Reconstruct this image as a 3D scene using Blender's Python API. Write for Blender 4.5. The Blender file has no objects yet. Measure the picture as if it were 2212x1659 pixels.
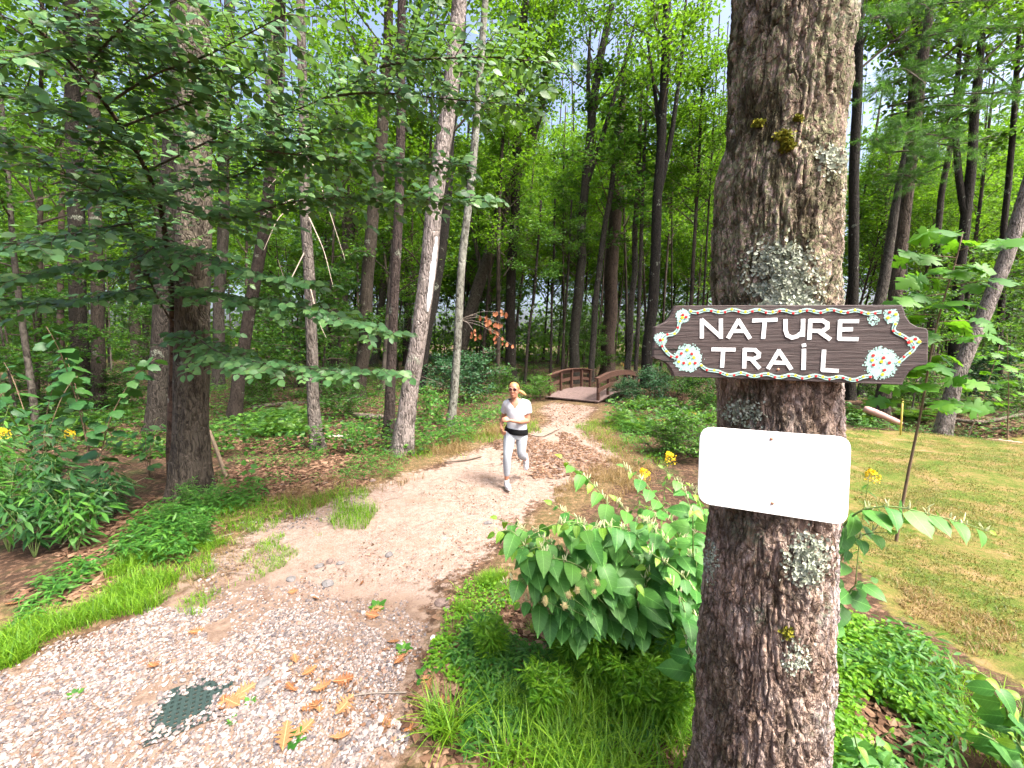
import bpy, math, random
import numpy as np
from mathutils import Matrix, Vector

SC = bpy.context.scene
COL = SC.collection
rng = np.random.default_rng(11)
random.seed(11)

# ------------------------------------------------------------------ camera
FPX, CX, CY, HORIZON, CAMH = 850.0, 1106.0, 829.5, 740.0, 2.1
PITCH = math.atan((CY - HORIZON) / FPX)
cam_data = bpy.data.cameras.new("camera")
cam_data.sensor_width = 36.0
cam_data.lens = FPX / 2212.0 * 36.0
cam_data.clip_start = 0.05
cam_data.clip_end = 2000.0
cam = bpy.data.objects.new("camera", cam_data)
cam.location = (0, 0, CAMH)
cam.rotation_euler = (math.pi / 2 - PITCH, 0, 0)
COL.objects.link(cam)
SC.camera = cam

# ------------------------------------------------------------------ sky and sun
SUN_EL, SUN_AZ = math.radians(57), math.radians(128)   # azimuth clockwise from +Y (the viewing direction)
world = bpy.data.worlds.new("World")
SC.world = world
world.use_nodes = True
wn, wl = world.node_tree.nodes, world.node_tree.links
bg = wn["Background"]
sky = wn.new("ShaderNodeTexSky")
sky.sky_type = 'NISHITA'
sky.sun_disc = False
sky.sun_elevation = SUN_EL
sky.sun_rotation = SUN_AZ
sky.air_density = 0.75
sky.dust_density = 7.0
sky.ozone_density = 1.0
wl.new(sky.outputs[0], bg.inputs[0])
bg.inputs[1].default_value = 0.15
sun_data = bpy.data.lights.new("sun", 'SUN')
sun_data.energy = 3.2
sun_data.angle = math.radians(20)
sun_data.color = (1.0, 0.95, 0.87)
sun = bpy.data.objects.new("sun", sun_data)
sdir = Vector((math.sin(SUN_AZ) * math.cos(SUN_EL), math.cos(SUN_AZ) * math.cos(SUN_EL), math.sin(SUN_EL)))
sun.rotation_euler = sdir.to_track_quat('Z', 'Y').to_euler()
sun.location = (8, -6, 20)
COL.objects.link(sun)
vs = SC.view_settings
vs.view_transform = 'Standard'
vs.look = 'None'
vs.gamma = 1.0
vs.use_curve_mapping = False
vs.exposure = 1.9
SC.render.engine = 'CYCLES'
cy = SC.cycles
cy.max_bounces = 5
cy.diffuse_bounces = 3
cy.glossy_bounces = 2
cy.transmission_bounces = 4
cy.transparent_max_bounces = 4
cy.caustics_reflective = False
cy.caustics_refractive = False
cy.use_denoising = True
cy.use_adaptive_sampling = True
cy.adaptive_threshold = 0.05

# ------------------------------------------------------------------ pixel <-> world helpers (pixels of a 2212 x 1659 view)
_cp, _sp = math.cos(PITCH), math.sin(PITCH)
def rays(x, y):
    x = np.asarray(x, float); y = np.asarray(y, float)
    a = (x - CX) / FPX; b = (CY - y) / FPX
    return np.stack([a, b * _sp + _cp, b * _cp - _sp], -1)
def at(x, y, Y):
    d = rays(x, y)
    return np.array([0, 0, CAMH]) + d * (np.asarray(Y, float)[..., None] / d[..., 1:2])
def G(x, y, z=0.0):
    d = rays(x, y)
    return np.array([0, 0, CAMH]) + d * ((z - CAMH) / d[..., 2:3])

# ------------------------------------------------------------------ noise
def _hash(ix, iy, iz, s):
    h = (ix * 374761393 + iy * 668265263 + iz * 2147483647 + s * 974634777) & 0xffffffff
    h = ((h ^ (h >> 13)) * 1274126177) & 0xffffffff
    h = (h ^ (h >> 16)) & 0xffffff
    return h / float(0xffffff)
def noise(p, s=0):
    p = np.asarray(p, float)
    i = np.floor(p).astype(np.int64); f = p - i
    f = f * f * (3 - 2 * f)
    r = 0
    for dx in (0, 1):
        for dy in (0, 1):
            for dz in (0, 1):
                w = (f[..., 0] if dx else 1 - f[..., 0]) * (f[..., 1] if dy else 1 - f[..., 1]) * (f[..., 2] if dz else 1 - f[..., 2])
                r = r + w * _hash(i[..., 0] + dx, i[..., 1] + dy, i[..., 2] + dz, s)
    return r
def fbm(p, o=4, s=0):
    p = np.asarray(p, float); r = 0; a = .5; t = 0
    for k in range(o):
        r = r + a * noise(p, s + k * 7); t += a; a *= .5; p = p * 2.03 + 11.3
    return r / t

# ------------------------------------------------------------------ object helpers
ORG = {}
def obj(name, V, F, mat, parent=None, tint=None, smooth=False, attrs=None):
    """world-space vertices V, faces F (list of (n,k) arrays) -> one mesh object"""
    V = np.asarray(V, float).reshape(-1, 3)
    if not isinstance(F, (list, tuple)): F = [F]
    F = [np.asarray(f, np.int64) for f in F if len(f)]
    org = ORG.get(parent.name, np.zeros(3)) if parent else np.zeros(3)
    me = bpy.data.meshes.new(name)
    me.vertices.add(len(V)); me.vertices.foreach_set("co", (V - org).astype(np.float32).ravel())
    li = np.concatenate([f.ravel() for f in F]).astype(np.int32)
    lt = np.concatenate([np.full(len(f), f.shape[1]) for f in F]).astype(np.int32)
    ls = np.concatenate([[0], np.cumsum(lt)[:-1]]).astype(np.int32)
    me.loops.add(len(li)); me.loops.foreach_set("vertex_index", li)
    me.polygons.add(len(lt)); me.polygons.foreach_set("loop_start", ls)
    try: me.polygons.foreach_set("loop_total", lt)
    except Exception: pass
    me.polygons.foreach_set("use_smooth", np.full(len(lt), bool(smooth)))
    if tint is not None:
        a = me.attributes.new("tint", 'FLOAT', 'POINT'); a.data.foreach_set("value", np.asarray(tint, np.float32))
    for k, v in (attrs or {}).items():
        a = me.attributes.new(k, 'FLOAT', 'POINT'); a.data.foreach_set("value", np.asarray(v, np.float32))
    me.update(calc_edges=True)
    if mat: me.materials.append(mat)
    o = bpy.data.objects.new(name, me); COL.objects.link(o)
    if parent: o.parent = parent; ORG[o.name] = org
    return o
def tag(o, label=None, cat=None, group=None, kind=None):
    if label: o["label"] = label
    if cat: o["category"] = cat
    if group: o["group"] = group
    if kind: o["kind"] = kind
    return o
def thing(name, loc, label, cat, group=None):
    o = bpy.data.objects.new(name, None); o.empty_display_size = .2
    o.location = tuple(float(v) for v in loc); COL.objects.link(o); ORG[o.name] = np.array(loc, float)
    return tag(o, label, cat, group)
def frame(d, n):
    d = np.asarray(d, float); n = np.asarray(n, float)
    d = d / np.maximum(np.linalg.norm(d, axis=-1, keepdims=True), 1e-9)
    y = np.cross(n, d); y = y / np.maximum(np.linalg.norm(y, axis=-1, keepdims=True), 1e-9)
    return np.stack([d, y, np.cross(d, y)], -1)      # columns = local x, y, z
def inst(name, me, parent, pos, d, n, s):
    """one more object with shared mesh data, placed under parent"""
    o = bpy.data.objects.new(name, me); COL.objects.link(o)
    org = np.zeros(3)
    if parent: o.parent = parent; org = ORG.get(parent.name, np.zeros(3))
    R = frame(d, n); m = Matrix.Identity(4)
    s = np.broadcast_to(np.asarray(s, float), (3,)) if np.ndim(s) else (s, s, s)
    for i in range(3):
        for j in range(3): m[i][j] = R[i, j] * s[j]
        m[i][3] = pos[i] - org[i]
    o.matrix_basis = m
    ORG[o.name] = org
    return o
def scatter(T, pos, d, n, s):
    """template (verts, [faces]) placed N times -> V, F, owner index per vertex"""
    tv, tf = T
    N = len(pos); R = frame(d, n); s = np.asarray(s, float)
    if s.ndim == 1: s = s[:, None, None] * np.ones((1, 1, 3))
    else: s = s[:, None, :]
    L = tv[None] * s
    V = np.einsum('nij,nkj->nki', R, L) + np.asarray(pos)[:, None, :]
    k = len(tv); off = (np.arange(N) * k)[:, None, None]
    F = [(f[None] + off).reshape(-1, f.shape[1]) for f in tf]
    return V.reshape(-1, 3), F, np.repeat(np.arange(N), k)
class MB:
    def __init__(s): s.V = []; s.F = []; s.T = []; s.n = 0
    def add(s, V, F, tint=0.0):
        V = np.asarray(V, float).reshape(-1, 3)
        if not isinstance(F, list): F = [F]
        for f in F:
            if len(f): s.F.append(np.asarray(f) + s.n)
        s.V.append(V); s.T.append(np.broadcast_to(np.asarray(tint, float), (len(V),))); s.n += len(V)
        return s
    def tube(s, P, R, sides=8, cap=True, tint=0.0, ell=None):
        V, F = tube(P, R, sides, cap, ell); return s.add(V, F, tint)
    def box(s, c, ux, uy, uz, tint=0.0):
        V, F = box(c, ux, uy, uz); return s.add(V, F, tint)
    def build(s, name, mat, parent=None, smooth=False):
        by = {}
        for f in s.F: by.setdefault(f.shape[1], []).append(f)
        return obj(name, np.concatenate(s.V), [np.concatenate(v) for v in by.values()], mat, parent, np.concatenate(s.T), smooth)
def tube(P, R, sides=8, cap=True, ell=None):
    P = np.asarray(P, float); n = len(P); R = np.broadcast_to(np.asarray(R, float), (n,))
    T = np.gradient(P, axis=0); T /= np.maximum(np.linalg.norm(T, axis=1, keepdims=True), 1e-9)
    ref = np.array([0, 1.0, 0]) if abs(T[:, 2]).mean() > .7 else np.array([0, 0, 1.0])
    A = np.cross(np.broadcast_to(ref, T.shape), T); A /= np.maximum(np.linalg.norm(A, axis=1, keepdims=True), 1e-9)
    B = np.cross(T, A)
    th = np.arange(sides) / sides * 2 * np.pi
    e = 1.0 if ell is None else ell
    V = P[:, None] + R[:, None, None] * (A[:, None] * np.cos(th)[None, :, None] + B[:, None] * np.sin(th)[None, :, None] * e)
    i = np.arange(n - 1)[:, None] * sides; j = np.arange(sides)[None]; j2 = (j + 1) % sides
    Q = np.stack([i + j, i + j2, i + sides + j2, i + sides + j], -1).reshape(-1, 4)
    F = [Q]
    if cap: F.append(np.array([np.arange(sides)[::-1], np.arange(sides) + (n - 1) * sides]))
    return V.reshape(-1, 3), F
def box(c, ux, uy, uz):
    """centre and three half-axis vectors"""
    c, ux, uy, uz = (np.asarray(v, float) for v in (c, ux, uy, uz))
    V = np.array([c + a * ux + b * uy + d * uz for d in (-1, 1) for b in (-1, 1) for a in (-1, 1)])
    F = np.array([[0, 2, 3, 1], [4, 5, 7, 6], [0, 1, 5, 4], [2, 6, 7, 3], [0, 4, 6, 2], [1, 3, 7, 5]])
    if np.dot(np.cross(ux, uy), uz) < 0: F = F[:, ::-1]
    return V, F
def resample(P, n):
    P = np.asarray(P, float); d = np.concatenate([[0], np.cumsum(np.linalg.norm(np.diff(P, axis=0), axis=1))])
    t = np.linspace(0, d[-1], n)
    return np.stack([np.interp(t, d, P[:, k]) for k in range(P.shape[1])], -1)
def smooth_path(P, n):
    Q = resample(P, n)
    for _ in range(max(1, n // 6)): Q[1:-1] = (Q[:-2] + 2 * Q[1:-1] + Q[2:]) / 4
    return Q
def unit(v):
    v = np.asarray(v, float); return v / np.maximum(np.linalg.norm(v, axis=-1, keepdims=True), 1e-9)

# ------------------------------------------------------------------ materials
def mat_base(name):
    m = bpy.data.materials.new(name); m.use_nodes = True
    nt = m.node_tree; b = nt.nodes["Principled BSDF"]
    return m, nt, nt.nodes.new, nt.links.new, b
def ramp(nt, fac, cols, interp='LINEAR'):
    r = nt.nodes.new("ShaderNodeValToRGB"); e = r.color_ramp.elements; r.color_ramp.interpolation = interp
    while len(e) < len(cols): e.new(.5)
    for k, (p, c) in enumerate(cols):
        e[k].position = p; e[k].color = (*c, 1)
    nt.links.new(fac, r.inputs[0]); return r.outputs[0]
def math_n(nt, op, a, b=None, clamp=False):
    m = nt.nodes.new("ShaderNodeMath"); m.operation = op; m.use_clamp = clamp
    for i, v in enumerate((a, b)):
        if v is None: continue
        if isinstance(v, (int, float)): m.inputs[i].default_value = v
        else: nt.links.new(v, m.inputs[i])
    return m.outputs[0]
def mix_c(nt, fac, a, b):
    m = nt.nodes.new("ShaderNodeMix"); m.data_type = 'RGBA'
    if isinstance(fac, (int, float)): m.inputs[0].default_value = fac
    else: nt.links.new(fac, m.inputs[0])
    for i, v in ((6, a), (7, b)):
        if isinstance(v, tuple): m.inputs[i].default_value = (*v, 1)
        else: nt.links.new(v, m.inputs[i])
    return m.outputs[2]
def noise_n(nt, scale, detail=3, rough=.55, vec=None, dist=0):
    n = nt.nodes.new("ShaderNodeTexNoise"); n.inputs["Scale"].default_value = scale; n.inputs["Detail"].default_value = detail
    n.inputs["Roughness"].default_value = rough; n.inputs["Distortion"].default_value = dist
    if vec is not None: nt.links.new(vec, n.inputs["Vector"])
    return n.outputs[0]
def vor_n(nt, scale, vec=None, feat='F1', out=0):
    n = nt.nodes.new("ShaderNodeTexVoronoi"); n.inputs["Scale"].default_value = scale; n.feature = feat
    if vec is not None: nt.links.new(vec, n.inputs["Vector"])
    return n.outputs[out]
def coord(nt, kind="Object", scale=None):
    c = nt.nodes.new("ShaderNodeTexCoord").outputs[kind]
    if scale:
        m = nt.nodes.new("ShaderNodeMapping"); m.inputs["Scale"].default_value = scale; nt.links.new(c, m.inputs[0]); return m.outputs[0]
    return c
def attr(nt, name):
    a = nt.nodes.new("ShaderNodeAttribute"); a.attribute_name = name; return a.outputs["Fac"]
def smoothstep(nt, v, a, b):
    m = nt.nodes.new("ShaderNodeMapRange"); m.interpolation_type = 'SMOOTHSTEP'
    nt.links.new(v, m.inputs[0]); m.inputs[1].default_value = a; m.inputs[2].default_value = b; return m.outputs[0]
def bump(nt, h, b, strength=.5, dist=.02):
    n = nt.nodes.new("ShaderNodeBump"); n.inputs["Strength"].default_value = strength; n.inputs["Distance"].default_value = dist
    nt.links.new(h, n.inputs["Height"]); nt.links.new(n.outputs[0], b.inputs["Normal"])
def plain(name, col, rough=.6, spec=.4, var=.12, scale=30, bumps=0, metal=0):
    m, nt, N, L, b = mat_base(name)
    f = noise_n(nt, scale, 4, .6, coord(nt))
    c = ramp(nt, f, [(.3, tuple(v * (1 - var) for v in col)), (.7, tuple(min(1, v * (1 + var)) for v in col))])
    L(c, b.inputs["Base Color"]); b.inputs["Roughness"].default_value = rough
    b.inputs["Specular IOR Level"].default_value = spec; b.inputs["Metallic"].default_value = metal
    if bumps: bump(nt, f, b, bumps, .01)
    return m
def leaf_mat(name, dark, mid, light, trans=.35, rough=.5, spec=.35, tcol=None, vein=False):
    m, nt, N, L, b = mat_base(name)
    oi = N("ShaderNodeObjectInfo")
    t = math_n(nt, 'FRACT', math_n(nt, 'ADD', attr(nt, "tint"), oi.outputs["Random"]))
    c = ramp(nt, t, [(0, dark), (.5, mid), (1, light)])
    if vein:
        co = coord(nt, "Object"); sp = N("ShaderNodeSeparateXYZ"); L(co, sp.inputs[0])
        ay = math_n(nt, 'ABSOLUTE', sp.outputs[1])
        mid_rib = math_n(nt, 'LESS_THAN', ay, .012)
        k = math_n(nt, 'FRACT', math_n(nt, 'MULTIPLY', math_n(nt, 'SUBTRACT', sp.outputs[0], math_n(nt, 'MULTIPLY', ay, .75)), 7.0))
        side = math_n(nt, 'LESS_THAN', math_n(nt, 'ABSOLUTE', math_n(nt, 'SUBTRACT', k, .5)), .035)
        v = math_n(nt, 'MAXIMUM', mid_rib, math_n(nt, 'MULTIPLY', side, .5))
        c = mix_c(nt, math_n(nt, 'MULTIPLY', v, .55), c, tuple(min(1, x * 2.2 + .03) for x in light))
        bl = noise_n(nt, 9, 3, .6, co)
        c = mix_c(nt, math_n(nt, 'MULTIPLY', smoothstep(nt, bl, .5, .75), .35), c, dark)
    L(c, b.inputs["Base Color"]); b.inputs["Roughness"].default_value = rough; b.inputs["Specular IOR Level"].default_value = spec
    tr = N("ShaderNodeBsdfTranslucent")
    if tcol is None: tcol = (light[0] * 1.6, light[1] * 1.5, light[2] * .7)
    L(mix_c(nt, .6, c, tcol), tr.inputs[0])
    mx = N("ShaderNodeMixShader"); mx.inputs[0].default_value = trans
    L(b.outputs[0], mx.inputs[1]); L(tr.outputs[0], mx.inputs[2])
    L(mx.outputs[0], nt.nodes["Material Output"].inputs[0])
    return m

M = {}
M['canopy'] = leaf_mat("canopy_leaves", (.010, .045, .006), (.052, .15, .012), (.135, .28, .02), .5)
M['under'] = leaf_mat("understory_leaves", (.007, .036, .007), (.036, .12, .015), (.10, .225, .028), .42)
M['beech'] = leaf_mat("beech_leaves", (.028, .085, .030), (.058, .145, .05), (.11, .21, .065), .34, .45, .35)
M['broad'] = leaf_mat("broad_sapling_leaves", (.016, .07, .018), (.028, .10, .022), (.05, .135, .026), .3, .5, .4)
M['knot'] = leaf_mat("knotweed_leaves", (.036, .14, .025), (.055, .18, .03), (.09, .235, .035), .33, .5, .35, vein=True)
M['knot_young'] = leaf_mat("young_knotweed_leaves", (.10, .24, .02), (.14, .28, .025), (.19, .33, .03), .35, .5, .35, vein=True)
M['maple'] = leaf_mat("maple_leaves", (.03, .13, .01), (.06, .19, .012), (.10, .25, .016), .45)
M['herb'] = leaf_mat("herb_leaves", (.02, .09, .012), (.045, .15, .018), (.085, .215, .025), .35)
M['clover'] = leaf_mat("clover_leaves", (.045, .15, .008), (.10, .25, .012), (.175, .34, .02), .4)
M['grass'] = leaf_mat("grass_blades", (.04, .125, .008), (.11, .245, .012), (.20, .35, .022), .4)
M['lawn_grass'] = leaf_mat("lawn_blades", (.055, .09, .014), (.11, .14, .025), (.21, .175, .06), .3)
M['straw'] = leaf_mat("dry_grass_blades", (.11, .075, .025), (.20, .135, .055), (.29, .205, .095), .25)
M['fern'] = leaf_mat("fern_fronds", (.02, .085, .008), (.05, .14, .014), (.10, .205, .022), .4)
M['fern_gold'] = leaf_mat("golden_fern_fronds", (.20, .13, .015), (.29, .14, .015), (.32, .21, .03), .35)
M['pine'] = leaf_mat("pine_needles", (.016, .07, .012), (.04, .135, .02), (.085, .215, .03), .35)
M['litter'] = leaf_mat("leaf_litter", (.05, .025, .014), (.14, .075, .045), (.27, .17, .11), .1, .8, .2, (.3, .15, .07))
M['oak_leaf'] = leaf_mat("fallen_oak_leaves", (.15, .055, .02), (.22, .095, .036), (.26, .135, .06), .12, .7, .3, (.5, .25, .08), vein=True)
M['dead_leaf'] = leaf_mat("dead_leaves", (.25, .08, .035), (.33, .12, .055), (.37, .17, .08), .2, .7, .3, (.5, .2, .08))
M['yellow_flower'] = plain("goldenrod_flowers", (.75, .52, .02), .7, .2, .2, 80)
M['cream_flower'] = plain("knotweed_flowers", (.55, .56, .32), .7, .2, .2, 80)
M['seed'] = plain("seed_heads", (.42, .36, .16), .8, .2, .3, 120)
M['stem'] = plain("green_stems", (.14, .20, .06), .6, .3, .25, 20)
M['stem_brown'] = plain("brown_stems", (.15, .10, .065), .7, .3, .25, 20, .3)
M['twig'] = plain("grey_twigs", (.19, .16, .135), .8, .2, .3, 30, .4)
M['dark_twig'] = plain("dark_twigs", (.075, .058, .045), .8, .2, .3, 30, .4)

def bark_mat(name, stretch=.16, fine=22, lich=.62, lich_col=(.22, .24, .185), bstr=.9, moss=(.07, .08, .025), moss_at=.70):
    m, nt, N, L, b = mat_base(name)
    oi = N("ShaderNodeObjectInfo")
    co = coord(nt, "Object", (1, 1, stretch)); co1 = coord(nt, "Object")
    wv = N("ShaderNodeVectorMath"); wv.operation = 'MULTIPLY_ADD'; wn_ = N("ShaderNodeTexNoise"); wn_.inputs["Scale"].default_value = 4; L(co1, wn_.inputs["Vector"]); L(wn_.outputs["Color"], wv.inputs[0]); wv.inputs[1].default_value = (.11, .11, .11); L(co, wv.inputs[2]); co = wv.outputs[0]
    r = noise_n(nt, fine, 5, .65, co, .6)
    v = vor_n(nt, fine * .8, co, 'DISTANCE_TO_EDGE')
    patch = noise_n(nt, 3.2, 4, .6, co1)
    k = ramp(nt, r, [(.36, (.22, .21, .20)), (.5, (.8, .79, .77)), (.64, (1.0, 1.0, 1.0))])
    mul = N("ShaderNodeMix"); mul.data_type = 'RGBA'; mul.blend_type = 'MULTIPLY'; mul.inputs[0].default_value = 1
    L(oi.outputs["Color"], mul.inputs[6]); L(k, mul.inputs[7])
    sp = noise_n(nt, 38, 3, .7, co1)
    lf = math_n(nt, 'MULTIPLY', smoothstep(nt, patch, lich, lich + .06), smoothstep(nt, sp, .42, .56))
    dk = math_n(nt, 'MULTIPLY', smoothstep(nt, noise_n(nt, 6.5, 5, .75, coord(nt, "Object", (1, 1, .45))), .52, .62), .75)
    c = mix_c(nt, math_n(nt, 'MULTIPLY', lf, .8), mix_c(nt, dk, mul.outputs[2], (.022, .017, .013)), lich_col)
    p2 = noise_n(nt, 2.1, 4, .65, coord(nt, "Object", (1, 1, .5)))
    c = mix_c(nt, math_n(nt, 'MULTIPLY', smoothstep(nt, p2, moss_at, moss_at + .1), .75), c, moss)
    L(c, b.inputs["Base Color"]); b.inputs["Roughness"].default_value = .9; b.inputs["Specular IOR Level"].default_value = .2
    h = math_n(nt, 'ADD', math_n(nt, 'MULTIPLY', smoothstep(nt, v, 0, .22), .8), r)
    bump(nt, h, b, bstr, .02)
    return m
M['bark'] = bark_mat("rough_bark", .24, 30)
M['bark_smooth'] = bark_mat("smooth_bark", .6, 14, .6, (.28, .29, .25), .35, (.09, .1, .05), .7)
M['bark_pine'] = bark_mat("pine_bark", .22, 26, .74)

# ------------------------------------------------------------------ ground
def poly(px): return G(*np.array(px, float).T)[:, :2]
def sdist(P, poly_):
    """signed distance to a polygon, positive inside"""
    x, y = P[:, 0], P[:, 1]; A = poly_; B = np.roll(A, -1, 0)
    ins = np.zeros(len(P), bool); d = np.full(len(P), 1e9)
    for a, b in zip(A, B):
        c = ((a[1] > y) != (b[1] > y)) & (x < (b[0] - a[0]) * (y - a[1]) / (b[1] - a[1] + 1e-12) + a[0]); ins ^= c
        ab = b - a; t = np.clip(((P - a) @ ab) / (ab @ ab + 1e-12), 0, 1)
        d = np.minimum(d, np.hypot(*(P - a - t[:, None] * ab).T))
    return np.where(ins, d, -d)
PATH = poly([(1190, 868), (1288, 876), (1258, 905), (1250, 930), (1292, 955), (1325, 985), (1300, 1015), (1215, 1045), (1160, 1085), (1120, 1120), (1085, 1160),
             (1030, 1215), (960, 1260), (930, 1310), (560, 1330), (430, 1280), (470, 1215), (570, 1140), (700, 1095), (820, 1050), (960, 1000), (1080, 955), (1165, 930), (1195, 905), (1170, 885)])
GRAVEL = poly([(930, 1290), (935, 1350), (905, 1420), (920, 1500), (905, 1570), (845, 1659), (760, 1800), (-500, 1800), (-450, 1480), (0, 1440), (150, 1395), (250, 1345), (330, 1300), (470, 1235), (590, 1215), (640, 1260)])
LAWN = np.concatenate([poly([(1620, 925), (2450, 921), (3200, 921)]), np.array([[30., 3.], [9., 1.2]]), poly([(2215, 1480), (2060, 1400), (1930, 1330), (1850, 1230), (1740, 1060)])])
BRIDGE0 = G(1187, 856, .06)[:2]; BU = unit(np.array([.597, .802])); BW = np.array([BU[1], -BU[0]])
def ground_z(P):
    P = np.asarray(P, float).reshape(-1, 2); x, y = P[:, 0], P[:, 1]
    r = np.hypot(x, y)
    amp = np.clip((r - 5) / 30, .012, .22)
    z = (fbm(np.stack([x * .35, y * .35, 0 * x], -1), 4, 3) - .5) * amp * 2 + (fbm(np.stack([x * 2.2, y * 2.2, 0 * x], -1), 3, 5) - .5) * .045
    s = sdist(P, PATH) if len(P) < 5000 or True else 0
    z -= .03 * np.clip((s + .4) / .6, 0, 1)
    q = (P - BRIDGE0) @ BU; w = (P - BRIDGE0) @ BW
    z -= .55 * np.exp(-((q - 1.9 + .12 * np.sin(w)) / .75) ** 2) * np.clip((14 - abs(w)) / 3, 0, 1)
    z -= np.clip((r - 60) / 200, 0, 1) * 1.0
    return z
def gz(x, y): return float(ground_z([[x, y]])[0])
def gpt(px, py):
    p = G(px, py); p[2] = gz(p[0], p[1]); return p

def axis(lo, hi, step, far_lo, far_hi, g=1.16):
    a = list(np.arange(lo, hi + 1e-6, step)); s = step
    while a[-1] < far_hi: s *= g; a.append(a[-1] + s)
    s = step
    while a[0] > far_lo: s *= g; a.insert(0, a[0] - s)
    return np.array(a)
xs = axis(-5, 7, .06, -420, 420); ys = axis(.4, 9.5, .06, -40, 700)
GX, GY = np.meshgrid(xs, ys, indexing='ij'); GP = np.stack([GX.ravel(), GY.ravel()], -1)
GZ = ground_z(GP)
dP, dG, dL = sdist(GP, PATH), sdist(GP, GRAVEL), sdist(GP, LAWN)
sand = np.clip(dP / 1.1 + .5, 0, 1); grav = np.clip(dG / .8 + .5, 0, 1); lawn = np.clip(dL / .5 + .5, 0, 1)
far = np.clip((np.hypot(GP[:, 0], GP[:, 1]) - 8) / 10, 0, 1)
# straw-coloured verge beside the path
verge = np.clip(1 - abs(np.maximum(dP, dG) + .35) / .8, 0, 1) * (dL < 0)
m, nt, N, L, b = mat_base("ground")
co = coord(nt)
n1 = noise_n(nt, 2.2, 5, .65, co); n2 = noise_n(nt, 14, 5, .7, co); n3 = noise_n(nt, 55, 4, .7, co); n4 = noise_n(nt, 160, 2, .6, co)
vc = N("ShaderNodeTexVoronoi"); vc.inputs["Scale"].default_value = 24; L(co, vc.inputs["Vector"])
vb = N("ShaderNodeSeparateColor"); L(vc.outputs["Color"], vb.inputs[0])
litter = mix_c(nt, smoothstep(nt, n2, .4, .62), ramp(nt, vb.outputs[0], [(0, (.035, .020, .012)), (.5, (.09, .05, .03)), (1, (.19, .115, .075))]), (.045, .027, .017))
litter = mix_c(nt, math_n(nt, 'MULTIPLY', smoothstep(nt, n1, .5, .64), .45), litter, (.03, .06, .012))
sandc = ramp(nt, math_n(nt, 'ADD', math_n(nt, 'MULTIPLY', n2, .5), math_n(nt, 'MULTIPLY', n3, .5)), [(.32, (.115, .075, .055)), (.44, (.21, .15, .12)), (.56, (.285, .215, .18)), (.70, (.36, .29, .255))])
sandc = mix_c(nt, math_n(nt, 'MULTIPLY', smoothstep(nt, n1, .50, .68), .35), sandc, (.20, .13, .09))
gravc = mix_c(nt, smoothstep(nt, n2, .35, .7), (.15, .10, .072), (.23, .165, .127))
gravc = mix_c(nt, math_n(nt, 'MULTIPLY', smoothstep(nt, n4, .5, .7), .5), gravc, (.22, .18, .16))
lawnc = ramp(nt, math_n(nt, 'ADD', math_n(nt, 'MULTIPLY', n1, .6), math_n(nt, 'MULTIPLY', n2, .4)), [(.36, (.045, .085, .010)), (.46, (.085, .11, .018)), (.56, (.17, .13, .045)), (.66, (.25, .16, .088))])
verc = ramp(nt, n2, [(.35, (.05, .06, .015)), (.5, (.115, .078, .038)), (.65, (.20, .13, .07))])
edge = math_n(nt, 'MULTIPLY', math_n(nt, 'SUBTRACT', math_n(nt, 'ADD', math_n(nt, 'MULTIPLY', n1, .5), math_n(nt, 'MULTIPLY', n2, .5)), .5), 2.1)
def msk(nm, a=.38, bb=.62): return smoothstep(nt, math_n(nt, 'ADD', attr(nt, nm), edge), a, bb)
c = mix_c(nt, msk("verge", .45, .85), litter, verc)
c = mix_c(nt, msk("lawn"), c, lawnc)
c = mix_c(nt, msk("sand"), c, sandc)
c = mix_c(nt, msk("gravel", .35, .7), c, gravc)
L(c, b.inputs["Base Color"]); b.inputs["Roughness"].default_value = .95; b.inputs["Specular IOR Level"].default_value = .15
bump(nt, math_n(nt, 'ADD', math_n(nt, 'MULTIPLY', n2, .8), n3), b, .7, .03)
M['ground'] = m
nx, ny = len(xs), len(ys)
I = (np.arange(nx - 1)[:, None] * ny + np.arange(ny - 1)[None]).ravel()
Q = np.stack([I, I + ny, I + ny + 1, I + 1], -1)
Gv = np.stack([GP[:, 0], GP[:, 1], GZ], -1)
fc = lambda a: a[Q].mean(1)
zone = np.where(fc(dG) > 0, 2, np.where(fc(dP) > 0, 1, np.where(fc(dL) > 0, 3, 0)))
for zi, nm, lab in ((0, "forest_floor", "brown leaf-littered forest floor under the trees"), (1, "dirt_path", "pale sandy footpath curving to the wooden footbridge"),
                    (2, "gravel_ground", "pale gravel ground at the near left"), (3, "lawn", "dry mown lawn to the right of the sign tree")):
    q = Q[zone == zi]; used, inv = np.unique(q, return_inverse=True)
    o = obj(nm, Gv[used], inv.reshape(-1, 4), M['ground'], None, None, True, dict(sand=sand[used], gravel=grav[used], lawn=lawn[used], verge=verge[used]))
    tag(o, lab, None, None, "structure")

# ------------------------------------------------------------------ leaf templates: local x = length, y = width, z = up side
def leaf_t(n, W, prof, fold=.12, droop=.25, tip=None):
    t = np.linspace(0, 1, n + 1); w = np.array([prof(v) for v in t]) * W
    V = []
    for ti, wi in zip(t, w):
        z = -droop * ti * ti
        V += [(ti, -wi, z + fold * wi), (ti, 0, z), (ti, wi, z + fold * wi)]
    F = []
    for i in range(n):
        a = 3 * i; F += [(a, a + 3, a + 4, a + 1), (a + 1, a + 4, a + 5, a + 2)]
    return np.array(V), [np.array(F)]
T_far = (np.array([(0, 0, 0), (.45, .32, .06), (1, 0, -.08), (.45, -.32, .06)], float), [np.array([(0, 2, 1), (0, 3, 2)])])
pr_ov = lambda t: math.sin(math.pi * min(1, t ** .8)) ** .75 if 0 < t < 1 else 0
T_beech = leaf_t(4, .33, pr_ov, .15, .15)
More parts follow.
